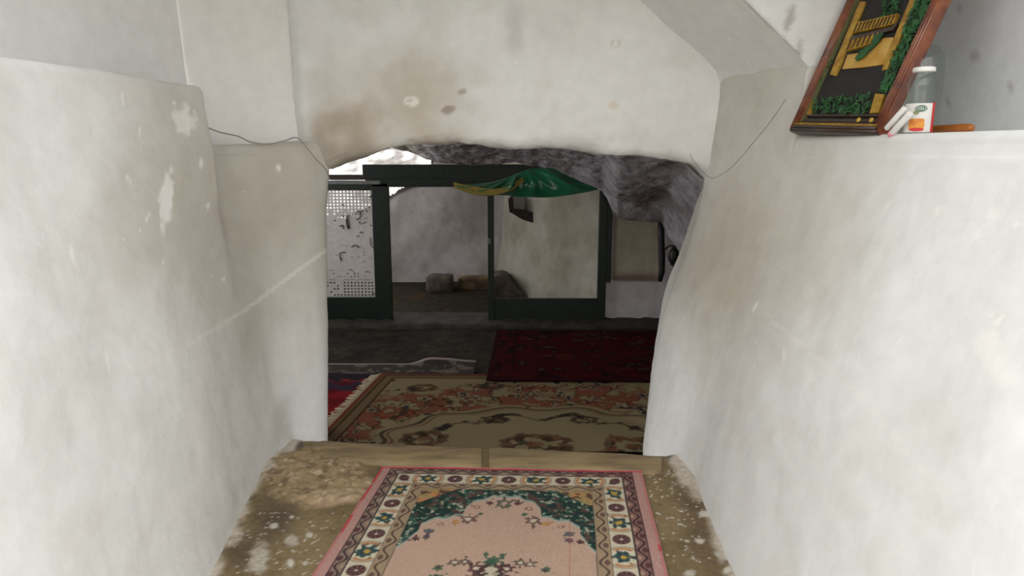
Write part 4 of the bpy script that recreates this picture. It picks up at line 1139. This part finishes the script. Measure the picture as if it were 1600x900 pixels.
def wrap(name, a0, a1, z0, z1, mat, r=20.9, par=None, nseg=16):
    bm = bmesh.new(); pr = None
    for a_ in np.linspace(a0, a1, nseg):
        t = ang0 + math.radians(a_)
        col_ = []
        for z_ in (z0, z1):
            rad = r * sc
            col_.append(bm.verts.new((cB[0] + rad * math.cos(t), cB[1] + rad * math.sin(t), cB[2] + z_ * sc)))
        if pr: bm.faces.new((pr[0], col_[0], col_[1], pr[1]))
        pr = col_
    return bm_obj(name, bm, M[mat], par or bot, True)
lab = wrap('label', -75, 68, 1.5, 45, 'paper'); lab['label'] = 'white paper label with fruit picture'
wrap('red_stripe', 52, 70, 1.5, 46, 'red_label', 21.1, lab)
def wrap_ellipse(name, ac, zc, ra, rz, mat, r, rect=False):
    bm = bmesh.new(); pr = None
    for k, t in enumerate(np.linspace(-1, 1, 25)):
        hgt = rz * ((1 - t ** 8) ** .25 if rect else math.sqrt(max(1 - t * t, 0))) + .02
        an = ang0 + math.radians(ac + ra * t)
        cc = [bm.verts.new((cB[0] + r * sc * math.cos(an), cB[1] + r * sc * math.sin(an), cB[2] + (zc + s_ * hgt) * sc)) for s_ in (-1, 1)]
        if pr: bm.faces.new((pr[0], cc[0], cc[1], pr[1]))
        pr = cc
    return bm_obj(name, bm, M[mat], lab, True)
wrap_ellipse('logo_oval', 4, 37, 24, 5, 'green_label', 21.4)
wrap_ellipse('logo_leaf', -12, 31, 11, 3.2, 'olive_label', 21.3)
wrap_ellipse('fruit_picture', -8, 13, 31, 9, 'orange_label', 21.5, True)
wrap_ellipse('fruit_slice', -6, 5.5, 28, 2.6, 'red_label', 21.7)
fc_ = bpy.data.curves.new('logo_text', 'FONT'); fc_.body = 'OSU'; fc_.size = 7.5 * sc; fc_.align_x = 'CENTER'; fc_.align_y = 'CENTER'; fc_.extrude = .0002
to = bpy.data.objects.new('logo_text', fc_); COL.objects.link(to)
an = ang0 + math.radians(3)
to.location = (cB[0] + 21.9 * sc * math.cos(an), cB[1] + 21.9 * sc * math.sin(an), cB[2] + 37 * sc)
to.rotation_euler = (math.pi / 2, 0, an + math.pi / 2)
fc_.materials.append(M['paper'])
bpy.context.view_layer.update()
dg = bpy.context.evaluated_depsgraph_get()
tm = bpy.data.meshes.new_from_object(to.evaluated_get(dg)); mw = to.matrix_world.copy(); tm.transform(mw)
bpy.data.objects.remove(to)
if not tm.materials: tm.materials.append(M['paper'])
link('logo_text', tm, None, lab, False)

YJ = 2.57
cJ = PY(1434, 206, YJ); cJ[2] = SZ; sj = YJ / FPX
jar = empty('glass_jar', cJ, 'tall clear glass jar with a domed top behind the juice bottle', 'jar')
zt = (206 - 76) * sj + .0
lathe('glass_body', [(0, .001), (.058, 0), (.062, .006), (.063, zt * .5), (.062, zt * .78), (.056, zt * .9), (.040, zt * .965), (.022, zt * .995), (0, zt)], cJ, M['glass'], jar, 40)
lathe('knob', [(0, 0), (.010, .0), (.012, .008), (.007, .014), (0, .015)], cJ + np.array([0, 0, zt]), M['glass'], jar, 16)

YP = 2.45
ax0 = PY(1391, 211, YP); ax1 = PY(1422, 177, YP - .09)
d_ = (ax1 - ax0); Lp = np.linalg.norm(d_); d_ /= Lp
pr_ = empty('paper_roll', ax0, 'white paper roll with a pink end leaning against the bottle', 'paper roll')
lathe('roll', [(.0, .012), (.010, .012), (0.0105, .014), (0.0105, Lp), (.008, Lp + .001), (0, Lp)], ax0, M['paper'], pr_, 20, d_)
lathe('pink_end', [(0, 0), (.0095, 0), (0.0108, .002), (0.0108, .014), (0, .014)], ax0, M['pink'], pr_, 20, d_)
ax2 = ax0 + np.array([-.008, .012, .022])
lathe('roll', [(.0, 0), (.009, 0), (0.0095, .002), (0.0095, Lp * .93), (0, Lp * .93)], ax2, M['paper'], pr_, 20, d_)

r0 = PY(1452, 208, 2.50); r1 = PY(1520, 207, 2.32)
d_ = r1 - r0; d_[2] = 0; Lr = np.linalg.norm(d_); d_ /= Lr
rr_ = .0145
r0[2] = SZ + rr_
rod = lathe('wooden_rod', [(0, 0), (rr_ * .8, .001), (rr_, .005), (rr_, Lr * .62), (rr_ * 1.02, Lr * .72), (rr_ * 1.02, Lr - .02), (rr_ * .85, Lr - .006), (rr_ * .5, Lr - .001), (0, Lr)], r0, M['amber'], None, 20, d_)
tag(rod, 'short amber wooden rod with a rounded end lying on the shelf', 'rod')

# =================================================================== CABLES
cw = smooth_path([PY(316, 196, 3.08), PY(345, 207, 3.2), PY(372, 213, 3.36), PY(392, 222, 3.44), PY(420, 225, 3.50), PY(445, 220, 3.55), PY(463, 215, 3.6), PY(478, 229, 3.62), PY(495, 250, 3.64), PY(507, 262, 3.66), PY(515, 280, 3.70)], 70)
tag(tube('cable', cw, .003, M['cable'], None, 6), 'thin grey cable sagging along the left ledge to the opening', 'cable')
cw = smooth_path([PY(1078, 241, 3.62), PY(1084, 252, 3.60), PY(1096, 266, 3.56), PY(1112, 278, 3.46), PY(1135, 268, 3.36), PY(1157, 247, 3.27), PY(1175, 225, 3.2), PY(1200, 195, 3.12), PY(1228, 155, 3.05)], 60)
tag(tube('cable', cw, .0018, M['cable'], None, 6), 'thin wire looping over the white wall right of the opening', 'cable')
